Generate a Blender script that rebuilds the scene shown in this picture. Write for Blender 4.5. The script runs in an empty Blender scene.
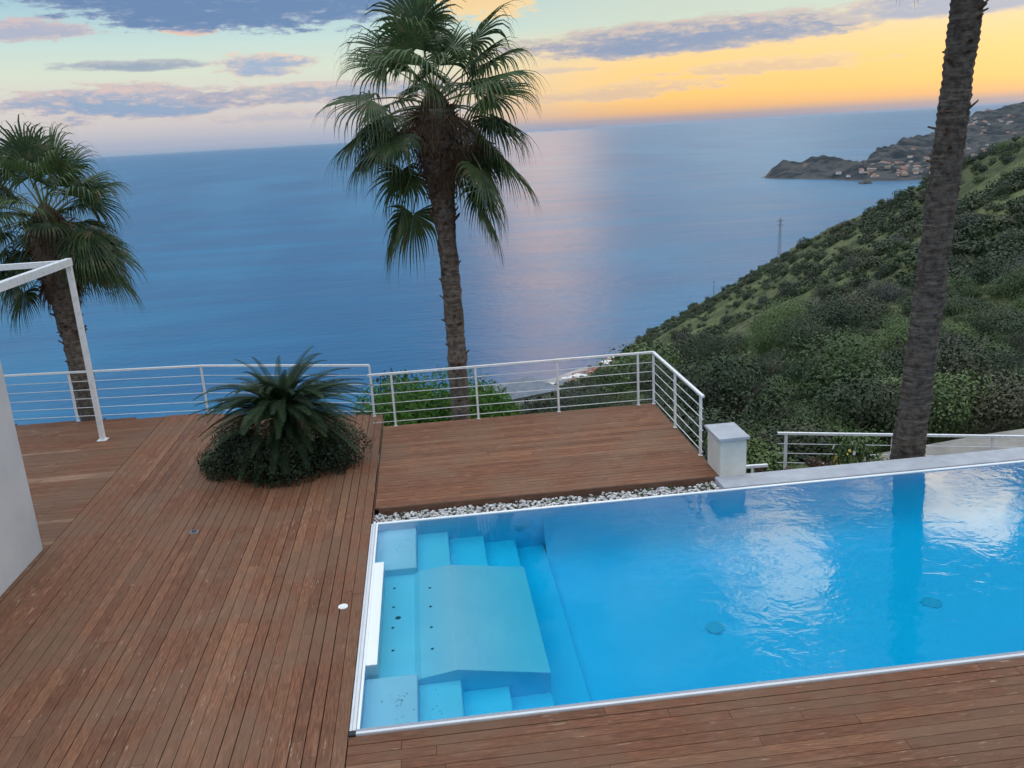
import bpy, bmesh, math, random
import numpy as np
from mathutils import Vector, Matrix, noise
random.seed(7); rng = np.random.default_rng(7)
S = bpy.context.scene; COL = S.collection
R = math.radians
CAM_Z = 5.4

# ------------------------------------------------------------------ node helper
class E:
    """a tiny expression wrapper round shader math nodes"""
    nt = None
    def __init__(s, v): s.v = v
    @staticmethod
    def op(o, *a):
        n = E.nt.nodes.new('ShaderNodeMath'); n.operation = o
        for i, x in enumerate(a):
            x = x.v if isinstance(x, E) else x
            if isinstance(x, (int, float)): n.inputs[i].default_value = x
            else: E.nt.links.new(x, n.inputs[i])
        return E(n.outputs[0])
    def __add__(s, o): return E.op('ADD', s, o)
    __radd__ = __add__
    def __sub__(s, o): return E.op('SUBTRACT', s, o)
    def __rsub__(s, o): return E.op('SUBTRACT', o, s)
    def __mul__(s, o): return E.op('MULTIPLY', s, o)
    __rmul__ = __mul__
    def __truediv__(s, o): return E.op('DIVIDE', s, o)
def emax(a, b): return E.op('MAXIMUM', a, b)
def emin(a, b): return E.op('MINIMUM', a, b)
def smooth(x, a, b):
    n = E.nt.nodes.new('ShaderNodeMapRange'); n.interpolation_type = 'SMOOTHSTEP'
    lnk(x, n.inputs[0]); n.inputs[1].default_value = a; n.inputs[2].default_value = b
    return E(n.outputs[0])
def lnk(x, sock):
    x = x.v if isinstance(x, E) else x
    if isinstance(x, (int, float)): sock.default_value = x
    elif isinstance(x, (tuple, list)): sock.default_value = tuple(x) + ((1,) if len(x) == 3 and len(sock.default_value) == 4 else ())
    else: E.nt.links.new(x, sock)
def mix(f, a, b, mode='MIX'):
    n = E.nt.nodes.new('ShaderNodeMix'); n.data_type = 'RGBA'; n.blend_type = mode; n.clamp_factor = True
    lnk(f, n.inputs[0]); lnk(a, n.inputs[6]); lnk(b, n.inputs[7]); return n.outputs[2]
def vec(x, y, z):
    n = E.nt.nodes.new('ShaderNodeCombineXYZ'); lnk(x, n.inputs[0]); lnk(y, n.inputs[1]); lnk(z, n.inputs[2]); return n.outputs[0]
def nz(v, scale=1, detail=4, rough=.55, dist=0, mul=None, lo=False):
    if mul:
        m = E.nt.nodes.new('ShaderNodeMapping'); m.vector_type = 'POINT'; lnk(v, m.inputs[0]); m.inputs['Scale'].default_value = mul; v = m.outputs[0]
    n = E.nt.nodes.new('ShaderNodeTexNoise'); lnk(v, n.inputs['Vector']); n.inputs['Scale'].default_value = scale
    n.inputs['Detail'].default_value = detail; n.inputs['Roughness'].default_value = rough; n.inputs['Distortion'].default_value = dist
    return E(n.outputs[0])
def ramp(f, stops):
    n = E.nt.nodes.new('ShaderNodeValToRGB'); lnk(f, n.inputs[0]); el = n.color_ramp.elements
    while len(el) > 1: el.remove(el[-1])
    el[0].position = stops[0][0]; el[0].color = tuple(stops[0][1]) + (1,)
    for p, c in stops[1:]:
        e = el.new(p); e.color = tuple(c) + (1,)
    return n.outputs[0]
def pos():
    return E.nt.nodes.new('ShaderNodeNewGeometry').outputs['Position']
def objc():
    return E.nt.nodes.new('ShaderNodeTexCoord').outputs['Object']
def attr(name):
    n = E.nt.nodes.new('ShaderNodeAttribute'); n.attribute_name = name; return E(n.outputs['Fac'])
def bump(h, strength=.3, dist=.01):
    n = E.nt.nodes.new('ShaderNodeBump'); lnk(h, n.inputs['Height']); n.inputs['Strength'].default_value = strength; n.inputs['Distance'].default_value = dist
    return n.outputs[0]
def srgb(r, g, b):
    f = lambda c: (c / 255 / 12.92) if c / 255 <= .04045 else ((c / 255 + .055) / 1.055) ** 2.4
    return (f(r), f(g), f(b))
def mat(name, col=(.5, .5, .5), rough=.6, metal=0, spec=.5, build=None):
    m = bpy.data.materials.new(name); m.use_nodes = True; E.nt = m.node_tree
    b = m.node_tree.nodes['Principled BSDF']
    b.inputs['Roughness'].default_value = rough; b.inputs['Metallic'].default_value = metal
    b.inputs['Specular IOR Level'].default_value = spec
    b.inputs['Base Color'].default_value = tuple(col) + (1,)
    if build: build(b)
    return m

# ------------------------------------------------------------------ materials
def wood(axis, tint=1.0, pale=(.31, .195, .14)):
    def f(b):
        o = objc(); r = attr('rnd')
        mul = (1, 14, 6) if axis == 'x' else (14, 1, 6)
        off = E.nt.nodes.new('ShaderNodeVectorMath'); off.operation = 'ADD'; lnk(o, off.inputs[0]); lnk(vec(r * 37, r * 53, 0), off.inputs[1])
        ov = off.outputs[0]
        base = ramp(r, [(0, (.190, .112, .080)), (.25, (.225, .128, .090)), (.5, (.255, .145, .102)), (.7, (.235, .150, .108)), (.85, (.275, .162, .112)), (.92, (.31, .195, .140)), (.95, pale), (1, pale)])
        grain = nz(ov, 5, 6, .65, mul=mul)
        c = mix(smooth(grain, .38, .66), (.66, .62, .58), (1.24, 1.17, 1.10), 'MIX')
        c = mix(1.0, base, c, 'MULTIPLY')
        big = nz(o, .9, 4, .6)
        c = mix(smooth(big, .42, .62) * .65, c, (.215, .160, .125))        # greyish grey weathering
        blot = nz(ov, 2.2, 5, .6, mul=(.5, 3, 1) if axis == 'x' else (3, .5, 1))
        c = mix(smooth(blot, .56, .70) * .6, c, (.33, .22, .165))
        fleck = nz(ov, 6, 5, .7, mul=(.6, 5, 1) if axis == 'x' else (5, .6, 1)) 
        area = nz(o, .8, 3, .6)
        c = mix(smooth(fleck + area * .35, .80, .88) * .8, c, (.50, .44, .39))  # dried salt streaks
        scr = nz(ov, 30, 3, .6, mul=(1, 3, 1) if axis == 'x' else (3, 1, 1))
        c = mix(smooth(scr, .70, .78) * .35, c, (.45, .36, .30))
        c = mix(1.0, c, (tint * .79, tint * .60, tint * .465), 'MULTIPLY')
        lnk(c, b.inputs['Base Color'])
        lnk(.55 + grain * .25, b.inputs['Roughness'])
        lnk(bump(grain, .35, .004), b.inputs['Normal'])
    return f
M = {}
M['wood_x'] = mat('deck_boards_x', build=wood('x', .92, (.42, .34, .29)), spec=.22)
M['wood_y'] = mat('deck_boards_y', build=wood('y'), spec=.22)
M['wood_far'] = mat('deck_boards_far', build=wood('x', 1.08), spec=.22)
def f(b):
    g = nz(objc(), 5, 5, .6, mul=(1, 12, 8)); lnk(mix(smooth(g, .35, .7), (.10, .048, .028), (.17, .085, .05)), b.inputs['Base Color'])
M['fascia'] = mat('fascia_wood', build=f, rough=.6)
def f(b):
    n = nz(objc(), 3, 6, .6); lnk(mix(smooth(n, .3, .7), (.02, .015, .012), (.035, .027, .02)), b.inputs['Base Color'])
M['joist'] = mat('joist_dark', build=f, rough=.9)
def f(b):
    p = objc(); n = nz(p, 1.6, 6, .6); s = nz(p, 2.5, 5, .65, mul=(4, 4, .5))
    c = mix(smooth(n, .3, .75), (.46, .485, .515), (.53, .55, .575)); c = mix(smooth(s, .58, .8) * .35, c, (.5, .49, .46))
    lnk(c, b.inputs['Base Color']); lnk(bump(nz(p, 90, 3), .25, .003), b.inputs['Normal'])
M['render'] = mat('white_render', build=f, rough=.85, spec=.2)
def f(b):
    p = objc(); n = nz(p, 3, 6, .65); s = nz(p, 5, 5, .65, mul=(3, 3, .6))
    c = mix(smooth(n, .35, .7), (.62, .605, .545), (.70, .685, .635)); c = mix(smooth(s, .6, .8) * .35, c, (.42, .4, .32))
    lnk(c, b.inputs['Base Color']); lnk(bump(nz(p, 70, 3), .2, .003), b.inputs['Normal'])
M['cream'] = mat('cream_render', build=f, rough=.85, spec=.2)
def f(b):
    p = objc(); n = nz(p, 3, 6, .65); k = nz(p, 40, 3, .7)
    c = mix(smooth(n, .35, .7), (.37, .38, .41), (.46, .475, .51)); c = mix(smooth(k, .62, .72) * .4, c, (.25, .25, .24))
    lnk(c, b.inputs['Base Color']); lnk(bump(k, .25, .003), b.inputs['Normal'])
M['slab'] = mat('pale_stone', build=f, rough=.7, spec=.3)
def f(b):
    n = nz(objc(), 14, 4, .6); lnk(mix(smooth(n, .45, .75), (.78, .79, .80), (.62, .62, .60)), b.inputs['Base Color'])
M['paint'] = mat('white_metal_paint', build=f, rough=.38, spec=.5)
def f(b):
    n = nz(objc(), 6, 4, .6); lnk(mix(smooth(n, .45, .75), (.66, .67, .68), (.60, .60, .60)), b.inputs['Base Color'])
M['profile'] = mat('rim_profile', build=f, rough=.35, spec=.5)
M['profile_grey'] = mat('rim_channel', (.30, .31, .34), .45)
M['black'] = mat('black_rubber', (.012, .012, .015), .5)
M['jet'] = mat('jet_plastic', (.03, .09, .12), .4)
M['lightlens'] = mat('pool_lamp_glass', (.45, .64, .74), .3)
def f(b):
    n = nz(objc(), 1.5, 5, .6); g = nz(objc(), 9, 4, .7)
    c = mix(smooth(n, .35, .7), (.72, .78, .95), (.78, .82, .97)); c = mix(smooth(g, .62, .75) * .12, c, (.45, .6, .6))
    lnk(c, b.inputs['Base Color'])
M['liner'] = mat('pool_liner', build=f, rough=.6)
M['white_plastic'] = mat('white_plastic', (.82, .83, .84), .35)
def f(b):
    n = nz(pos(), 30, 3, .6); lnk(mix(smooth(n, .4, .62), (.26, .24, .22), (.70, .68, .66)), b.inputs['Base Color'])
M['pebble'] = mat('pale_pebble', build=f, rough=.6)
def f(b):
    n = nz(pos(), 12, 5, .6); lnk(mix(smooth(n, .4, .65), (.05, .045, .035), (.12, .10, .075)), b.inputs['Base Color'])
M['soil'] = mat('soil', build=f, rough=.95)
def leafmat(name, c1, c2, sc=2.0, transl=.25, rough=.55, spec=.3, c3=None):
    def f(b):
        p = pos(); n = nz(p, sc, 4, .6); n2 = nz(p, sc * 9, 2, .5)
        oi = E.nt.nodes.new('ShaderNodeObjectInfo').outputs['Random']
        c = mix(smooth(n * .6 + n2 * .4 + (E(oi) - .5) * .22, .36, .64), c1, c2)
        if c3: c = mix(smooth(nz(p, sc * 2.3, 3, .6), .52, .66) * .8, c, c3)
        lnk(c, b.inputs['Base Color'])
        if transl <= 0: return
        t = E.nt.nodes.new('ShaderNodeBsdfTranslucent'); lnk(c, t.inputs[0])
        m = E.nt.nodes.new('ShaderNodeMixShader'); m.inputs[0].default_value = transl
        out = [x for x in E.nt.nodes if x.type == 'OUTPUT_MATERIAL'][0]
        E.nt.links.new(b.outputs[0], m.inputs[1]); E.nt.links.new(t.outputs[0], m.inputs[2]); E.nt.links.new(m.outputs[0], out.inputs[0])
    return mat(name, build=f, rough=rough, spec=spec)
M['scrub'] = leafmat('scrub_leaf', (.018, .031, .017), (.055, .078, .034), .10, 0, c3=(.095, .090, .050))
M['scrub_light'] = leafmat('light_scrub_leaf', (.05, .085, .028), (.12, .175, .055), .3, 0)
M['scrub_grey'] = leafmat('grey_scrub_leaf', (.055, .065, .052), (.085, .09, .07), .3, 0)
M['vine'] = leafmat('vine_leaf', (.07, .17, .025), (.16, .34, .045), 1.6)
M['palm_leaf'] = leafmat('palm_leaf', (.030, .062, .024), (.095, .155, .05), 2.2, .3, .42, .4, c3=(.16, .15, .07))
M['palm_dry'] = leafmat('palm_dry_leaf', (.10, .06, .038), (.20, .13, .085), 3)
M['cycad_leaf'] = leafmat('cycad_leaf', (.013, .030, .012), (.042, .072, .026), 2.5, .08, .6, .2)
M['dark_shrub'] = leafmat('dark_shrub_leaf', (.012, .024, .011), (.034, .056, .024), 3, .15)
M['grass'] = leafmat('grass_blade', (.11, .135, .048), (.22, .235, .10), .08, 0)
M['yellow'] = leafmat('yellow_flower', (.55, .40, .05), (.65, .5, .12), 9)
M['red_leaf'] = leafmat('red_leaf', (.22, .06, .04), (.35, .14, .07), 9)
M['blossom'] = leafmat('white_blossom', (.5, .5, .45), (.7, .68, .6), 9)
def bark(c1, c2, c3, ring):
    def f(b):
        p = objc(); n = nz(p, 9, 6, .7); n2 = nz(p, 3, 4, .6, mul=(1, 1, ring)); pt = nz(p, 2.2, 3, .6)
        c = mix(smooth(n, .35, .66), c1, c2); c = mix(smooth(n2, .52, .7) * .7, c, c3); c = mix(smooth(pt, .55, .7) * .35, c, (.10, .10, .085))
        lnk(c, b.inputs['Base Color']); lnk(bump(n + n2, .6, .03), b.inputs['Normal'])
    return f
M['bark'] = mat('palm_bark', build=bark((.07, .054, .045), (.19, .155, .13), (.27, .215, .17), 9), rough=.9, spec=.15)
M['bark_dark'] = mat('palm_bark_dark', build=bark((.05, .04, .034), (.13, .108, .092), (.20, .165, .13), 11), rough=.9, spec=.12)
M['boot'] = mat('palm_boot', build=bark((.06, .035, .022), (.15, .09, .06), (.22, .15, .10), 3), rough=.85, spec=.15)
M['fibre'] = mat('palm_fibre', build=bark((.03, .02, .016), (.075, .05, .035), (.11, .07, .05), 3), rough=.95, spec=.1)
M['petiole'] = mat('palm_petiole', build=lambda b: lnk(mix(smooth(nz(pos(), 6), .35, .65), (.09, .12, .04), (.17, .17, .07)), b.inputs['Base Color']), rough=.45)
M['twig'] = mat('twig', (.12, .10, .085), .85)
def f(b):
    p = pos(); n = nz(p, .035, 6, .62); n2 = nz(p, .5, 6, .7); n3 = nz(p, 4, 3, .6)
    c = mix(smooth(n * .5 + n2 * .5, .40, .62), (.050, .062, .030), (.165, .18, .08))
    c = mix(smooth(n3, .5, .75) * .45, c, (.075, .085, .04)); c = mix(smooth(nz(p, 1.4, 5, .75), .52, .66) * .6, c, (.05, .062, .03)); c = mix(smooth(nz(p, .09, 5, .6), .62, .72) * .5, c, (.27, .23, .17))
    lnk(c, b.inputs['Base Color']); lnk(bump(n2, .8, .6), b.inputs['Normal'])
M['hill'] = mat('hill_ground', build=f, rough=.95, spec=.1)
def f(b):
    p = pos(); n = nz(p, .012, 6, .7); n2 = nz(p, .004, 4, .6)
    zc = E.nt.nodes.new('ShaderNodeSeparateXYZ'); lnk(p, zc.inputs[0])
    c = mix(smooth(n, .42, .6), (.030, .038, .044), (.088, .088, .085))  # blue-grey tones, distance haze mixed into the ground colour
    geo = E.nt.nodes.new('ShaderNodeNewGeometry'); sp = E.nt.nodes.new('ShaderNodeSeparateXYZ'); lnk(geo.outputs['Normal'], sp.inputs[0])
    c = mix((1 - smooth(E(sp.outputs[2]), .55, .85)) * smooth(n + n2, .85, 1.1), c, (.34, .26, .20))
    c = mix((1 - smooth(E(zc.outputs[2]), -219, -212)) * .7, c, (.13, .115, .10))
    lnk(c, b.inputs['Base Color']); lnk(bump(n, 1, 12), b.inputs['Normal'])
M['headland'] = mat('headland_hazed_ground', build=f, rough=.95, spec=.1)
M['beach'] = mat('beach_sand', build=lambda b: lnk(mix(smooth(nz(pos(), .05, 5), .4, .65), (.30, .27, .25), (.42, .38, .34)), b.inputs['Base Color']), rough=.95)
M['concrete'] = mat('path_concrete', build=lambda b: lnk(mix(smooth(nz(pos(), 1.2, 6, .65), .35, .7), (.20, .18, .155), (.31, .285, .25)), b.inputs['Base Color']), rough=.9)
M['roof_grey'] = mat('grey_roof', build=lambda b: lnk(mix(smooth(nz(pos(), .8, 5), .35, .7), (.13, .15, .18), (.20, .22, .25)), b.inputs['Base Color']), rough=.8)
M['roof_red'] = mat('terracotta_roof', build=lambda b: lnk(mix(smooth(nz(pos(), .3, 5), .35, .7), (.30, .11, .07), (.42, .19, .12)), b.inputs['Base Color']), rough=.85)
def wallv(name, c):
    return mat(name, build=lambda b: lnk(mix(smooth(nz(pos(), .15, 4), .35, .7), c, tuple(x * .85 for x in c)), b.inputs['Base Color']), rough=.9)
M['wall_white'] = wallv('house_white', (.72, .69, .66)); M['wall_pink'] = wallv('house_pink', (.62, .42, .34)); M['wall_ochre'] = wallv('house_ochre', (.42, .33, .25))
M['window'] = mat('window_dark', (.04, .05, .06), .15)
M['rock'] = mat('rock', build=lambda b: (lnk(mix(smooth(nz(objc(), 2, 6, .7), .35, .7), (.24, .22, .19), (.42, .39, .34)), b.inputs['Base Color'])), rough=.95)
M['steel'] = mat('galvanised_steel', (.30, .32, .34), .5, .6)
# sea water
def f(b):
    p = pos()
    big = nz(p, .0016, 5, .6, mul=(1, .35, 1)); streak = nz(p, .004, 4, .6, dist=.4, mul=(.35, 1.6, 1))
    c = mix(smooth(big * .5 + streak * .5, .40, .60), (.003, .092, .21), (.014, .145, .275)); lnk(c, b.inputs['Base Color'])
    w1 = nz(p, .045, 3, .55, mul=(.8, 1.5, 1)); w2 = nz(p, .16, 3, .6, mul=(.7, 1.4, 1)); w3 = nz(p, .009, 3, .5, mul=(.6, 1.6, 1))
    h = w1 * 2.2 + w2 * .55 + w3 * 4
    lnk(bump(h, .42, 1.0), b.inputs['Normal'])
    lnk(.27 + streak * .2, b.inputs['Roughness'])
    b.inputs['IOR'].default_value = 1.33; b.inputs['Specular IOR Level'].default_value = .21
M['sea'] = mat('sea_water', build=f, spec=.5)
# pool water: refracting surface, absorbing volume
m = bpy.data.materials.new('pool_water'); m.use_nodes = True; E.nt = m.node_tree; nt = m.node_tree; nt.nodes.clear()
out = nt.nodes.new('ShaderNodeOutputMaterial'); g = nt.nodes.new('ShaderNodeBsdfRefraction'); gl = nt.nodes.new('ShaderNodeBsdfGlossy')
g.inputs['IOR'].default_value = 1.33; g.inputs['Roughness'].default_value = 0; gl.inputs['Roughness'].default_value = 0.0
fr = nt.nodes.new('ShaderNodeFresnel'); fr.inputs[0].default_value = 1.33
mx = nt.nodes.new('ShaderNodeMixShader')
p = pos(); calm = smooth(nz(p, .35, 3, .5), .35, .62)
rip = nz(p, 2.4, 3, .55, dist=.8, mul=(1, 1.2, 1)) + nz(p, 9, 2, .5, dist=.8) * .16
sepx = nt.nodes.new('ShaderNodeSeparateXYZ'); lnk(p, sepx.inputs[0])
amt = .12 + smooth(E(sepx.outputs[0]), .5, 3.5) * (.35 + calm * .65)
bn = bump(rip * amt, 1, .0065)
for n_ in (g, gl, fr): nt.links.new(bn, n_.inputs['Normal'])
nt.links.new(fr.outputs[0], mx.inputs[0]); nt.links.new(g.outputs[0], mx.inputs[1]); nt.links.new(gl.outputs[0], mx.inputs[2])
nt.links.new(mx.outputs[0], out.inputs['Surface'])
va = nt.nodes.new('ShaderNodeVolumeAbsorption'); va.inputs['Color'].default_value = (0, .932, .991, 1); va.inputs['Density'].default_value = 1.6
nt.links.new(va.outputs[0], out.inputs['Volume']); M['water'] = m

# ------------------------------------------------------------------ object helpers
def link(o, parent=None):
    COL.objects.link(o)
    if parent is not None: o.parent = parent
    return o
def tag(o, label=None, cat=None, group=None, kind=None):
    if label: o['label'] = label
    if cat: o['category'] = cat
    if group: o['group'] = group
    if kind: o['kind'] = kind
    return o
def thing(name, label, cat, loc=(0, 0, 0), rz=0, group=None):
    o = bpy.data.objects.new(name, None); o.empty_display_size = .2; COL.objects.link(o)
    o.location = loc; o.rotation_euler = (0, 0, rz); return tag(o, label, cat, group)
def fast(name, V, F):
    me = bpy.data.meshes.new(name); nf, k = F.shape
    me.vertices.add(len(V)); me.vertices.foreach_set('co', np.asarray(V, dtype=np.float32).ravel())
    me.loops.add(nf * k); me.loops.foreach_set('vertex_index', np.asarray(F, dtype=np.int32).ravel())
    me.polygons.add(nf); me.polygons.foreach_set('loop_start', np.arange(nf, dtype=np.int32) * k)
    me.update(calc_edges=True); me.polygons.foreach_set('use_smooth', [False] * nf); return me
def mesh(name, V, F, mats, parent=None, smooth_=False, mi=None, rnd=None):
    if isinstance(V, np.ndarray) and isinstance(F, np.ndarray): me = fast(name, V, F)
    else:
        me = bpy.data.meshes.new(name); me.from_pydata([tuple(v) for v in V] if not isinstance(V, np.ndarray) else V.tolist(), [], F if isinstance(F, list) else F.tolist())
    for mm in (mats if isinstance(mats, (list, tuple)) else [mats]): me.materials.append(mm)
    if mi is not None: me.polygons.foreach_set('material_index', np.asarray(mi, dtype=np.int32))
    if smooth_: me.polygons.foreach_set('use_smooth', [True] * len(me.polygons))
    if rnd is not None:
        a = me.attributes.new('rnd', 'FLOAT', 'FACE'); a.data.foreach_set('value', np.asarray(rnd, dtype=np.float32))
    me.update(); o = bpy.data.objects.new(name, me); return link(o, parent)
class MB:
    def __init__(s): s.V = []; s.F = []; s.mi = []; s.rnd = []
    def add(s, V, F, mi=0, rnd=.5):
        n = len(s.V); s.V += [tuple(v) for v in V]; s.F += [[i + n for i in f_] for f_ in F]; s.mi += [mi] * len(F); s.rnd += [rnd] * len(F)
    def box(s, x0, x1, y0, y1, z0, z1, mi=0, rnd=.5, ch=0):
        if ch:
            c = ch; V = [(x0, y0, z0), (x1, y0, z0), (x1, y1, z0), (x0, y1, z0), (x0, y0, z1 - c), (x1, y0, z1 - c), (x1, y1, z1 - c), (x0, y1, z1 - c),
                 (x0 + c, y0 + c, z1), (x1 - c, y0 + c, z1), (x1 - c, y1 - c, z1), (x0 + c, y1 - c, z1)]
            F = [(3, 2, 1, 0), (0, 1, 5, 4), (1, 2, 6, 5), (2, 3, 7, 6), (3, 0, 4, 7), (4, 5, 9, 8), (5, 6, 10, 9), (6, 7, 11, 10), (7, 4, 8, 11), (8, 9, 10, 11)]
        else:
            V = [(x0, y0, z0), (x1, y0, z0), (x1, y1, z0), (x0, y1, z0), (x0, y0, z1), (x1, y0, z1), (x1, y1, z1), (x0, y1, z1)]
            F = [(3, 2, 1, 0), (0, 1, 5, 4), (1, 2, 6, 5), (2, 3, 7, 6), (3, 0, 4, 7), (4, 5, 6, 7)]
        s.add(V, F, mi, rnd)
    def bar(s, a, b, w, h, mi=0):
        a = Vector(a); b = Vector(b); d = (b - a).normalized(); up = Vector((0, 0, 1)) if abs(d.z) < .95 else Vector((0, 1, 0))
        sx = d.cross(up).normalized() * w / 2; su = sx.cross(d).normalized() * h / 2
        V = [p_ + i * sx + j * su for p_ in (a, b) for i, j in ((-1, -1), (1, -1), (1, 1), (-1, 1))]
        s.add(V, [(0, 1, 2, 3), (7, 6, 5, 4), (0, 4, 5, 1), (1, 5, 6, 2), (2, 6, 7, 3), (3, 7, 4, 0)], mi)
    def tube(s, pts, rad, n=8, mi=0):
        pts = [Vector(q) for q in pts]; rings = []
        rr = rad if isinstance(rad, (list, tuple)) else [rad] * len(pts)
        for i, q in enumerate(pts):
            d = (pts[min(i + 1, len(pts) - 1)] - pts[max(i - 1, 0)]).normalized()
            a = d.orthogonal().normalized() if abs(d.z) > .9 else d.cross(Vector((0, 0, 1))).normalized(); b_ = d.cross(a)
            rings.append([q + rr[i] * (math.cos(t) * a + math.sin(t) * b_) for t in [2 * math.pi * k / n for k in range(n)]])
        V = [v for r_ in rings for v in r_]; F = []
        for i in range(len(pts) - 1):
            for k in range(n): F.append((i * n + k, i * n + (k + 1) % n, (i + 1) * n + (k + 1) % n, (i + 1) * n + k))
        F.append(tuple(range(n))[::-1]); F.append(tuple((len(pts) - 1) * n + k for k in range(n))); s.add(V, F, mi)
    def disc(s, c, r, h, n=20, mi=0):
        s.tube([(c[0], c[1], c[2]), (c[0], c[1], c[2] + h)], r, n, mi)
    def build(s, name, mats, parent=None, smooth_=False):
        return mesh(name, s.V, s.F, mats, parent, smooth_, s.mi, s.rnd)
def box(name, b, m_, parent=None, ch=0):
    q = MB(); q.box(*b, ch=ch); return q.build(name, m_, parent)

# ------------------------------------------------------------------ camera and light
cam = bpy.data.cameras.new('camera'); co = bpy.data.objects.new('camera', cam); COL.objects.link(co); S.camera = co
cam.sensor_width = 36; cam.lens = 870 / 1024 * 36; cam.clip_start = .1; cam.clip_end = 900000
P_, Rl, YW = R(16.1), R(3.3), R(5.35)
fw = Vector((math.sin(YW) * math.cos(P_), math.cos(YW) * math.cos(P_), -math.sin(P_)))
r0 = Vector((math.cos(YW), -math.sin(YW), 0)); u0 = r0.cross(fw)
rt = math.cos(Rl) * r0 - math.sin(Rl) * u0; up = math.sin(Rl) * r0 + math.cos(Rl) * u0
mw = Matrix((rt, up, -fw)).transposed().to_4x4(); mw.translation = (0, 0, CAM_Z); co.matrix_world = mw

SUN_AZ, SUN_EL = R(62), R(14)     # evening sun low behind the hill, filtered by cloud
sl = bpy.data.lights.new('sun', 'SUN'); so = bpy.data.objects.new('sun', sl); COL.objects.link(so)
sl.energy = .5; sl.angle = R(18); sl.color = (1, .78, .58)
sd = Vector((math.sin(SUN_AZ) * math.cos(SUN_EL), math.cos(SUN_AZ) * math.cos(SUN_EL), math.sin(SUN_EL)))
so.rotation_euler = sd.to_track_quat('Z', 'Y').to_euler()

w = bpy.data.worlds.new('World'); S.world = w; w.use_nodes = True; nt = w.node_tree; E.nt = nt; nt.nodes.clear()
wo = nt.nodes.new('ShaderNodeOutputWorld'); bg2 = nt.nodes.new('ShaderNodeBackground'); ad = nt.nodes.new('ShaderNodeAddShader')
sky = nt.nodes.new('ShaderNodeTexSky'); sky.sky_type = 'NISHITA'; sky.sun_disc = False; sky.sun_elevation = SUN_EL; sky.sun_rotation = SUN_AZ
nt.links.new(sky.outputs[0], bg2.inputs[0]); bg2.inputs[1].default_value = .015
tc = nt.nodes.new('ShaderNodeTexCoord').outputs['Generated']; sp = nt.nodes.new('ShaderNodeSeparateXYZ'); lnk(tc, sp.inputs[0])
X, Y, Z = E(sp.outputs[0]), E(sp.outputs[1]), E(sp.outputs[2])
az = E.op('ARCTAN2', X, Y) * (180 / math.pi); el = E.op('ARCSINE', emin(emax(Z, -1), 1)) * (180 / math.pi)
def sk(stops):   # colour by elevation; t = sqrt(el/90)
    return [(math.sqrt(max(e, 0) / 90), srgb(*c) if max(c) > 5 else c) for e, c in stops]
t = E.op('SQRT', emax(el, 0) / 90)
HI = (.34, .47, .60)
cool = ramp(t, sk([(0, (146, 162, 190)), (.6, (170, 176, 196)), (1.6, (200, 194, 198)), (3, (214, 208, 200)), (4.5, (212, 220, 202)), (6, (196, 218, 212)), (8, (165, 200, 212)), (14, (.15, .30, .52)), (27, (.16, .31, .53)), (38, HI), (48, (1.48, 1.76, 2.06)), (90, (1.66, 1.90, 2.22))]))
warm = ramp(t, sk([(0, (130, 138, 172)), (.35, (165, 150, 160)), (.8, (232, 176, 120)), (1.6, (252, 197, 110)), (3.2, (252, 205, 124)), (4.6, (246, 210, 150)), (6.0, (200, 212, 196)), (8, (196, 208, 195)), (14, (.16, .31, .52)), (27, (.16, .31, .53)), (38, HI), (48, (1.48, 1.76, 2.06)), (90, (1.66, 1.90, 2.22))]))
wf = smooth(az, -4, 17)
base = mix(wf, cool, warm)
# cloud noise in stretched angular coordinates
nA = nz(vec(az * .26, el * 1.5, 3.1), 1.0, 6, .62); nB = nz(vec(az * 1.0, el * 3.2, 8.7), 1.0, 5, .65)
nn = nA * .6 + nB * .4
def blob(a, e, wa, we, tilt=0.0, k=2.2):
    dx = (az - a) / wa; dy = (el - e - (az - a) * tilt) / we
    return 1 - dx * dx - dy * dy + (nn - .5) * (k * 3.2)
def cloud(cur, a, e, wa, we, body, edge, amp=1, tilt=0.0, k=2.2, lo=0.0, hi=.55):
    m_ = blob(a, e, wa, we, tilt, k); d = smooth(m_, lo, hi) * amp
    side = smooth((el - e - (az - a) * tilt) / we + (nB - .5) * 3.2, -.2, 1.0)   # sunlit upper side
    col = mix(emax((1 - smooth(m_, hi * .4, hi * 1.6)) * .6, side * .75), body, edge)
    return mix(d, cur, col)
BD = srgb(96, 127, 170); BM = srgb(128, 150, 186); PK = srgb(228, 196, 184); YL = srgb(248, 214, 170); GR = srgb(158, 162, 186)
c = base
c = cloud(c, -16.5, 2.9, 8.5, 1.15, srgb(132, 158, 194), PK, .95, k=1.4)
c = cloud(c, -5, 3.0, 11, .7, BM, PK, .8, k=1.2)
c = cloud(c, -4, 1.7, 11, .5, srgb(172, 175, 195), srgb(222, 200, 190), .7, k=1.5)
c = cloud(c, -16.0, 4.9, 4.6, .40, srgb(140, 155, 180), srgb(190, 190, 190), .9, k=1.0)
c = cloud(c, -8.6, 4.75, 3.2, .8, srgb(150, 170, 200), srgb(246, 212, 180), .95, k=1.2)
c = cloud(c, -21, 6.8, 4.2, .7, srgb(168, 168, 192), srgb(222, 188, 180), .85, k=1.4)
c = cloud(c, -12.5, 6.7, 2.0, .4, srgb(215, 178, 170), srgb(244, 200, 165), .9, k=.9)
c = cloud(c, -9.5, 9.0, 13, 2.7, BD, srgb(158, 168, 192), 1, k=1.0, hi=.35)
c = cloud(c, 4.8, 8.3, 4.2, 1.8, srgb(246, 205, 140), srgb(252, 216, 150), .9, k=1.6)
c = cloud(c, 17.5, 5.0, 12.5, 1.15, srgb(128, 144, 178), srgb(220, 195, 175), 1, tilt=.018, k=.9)
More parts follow.
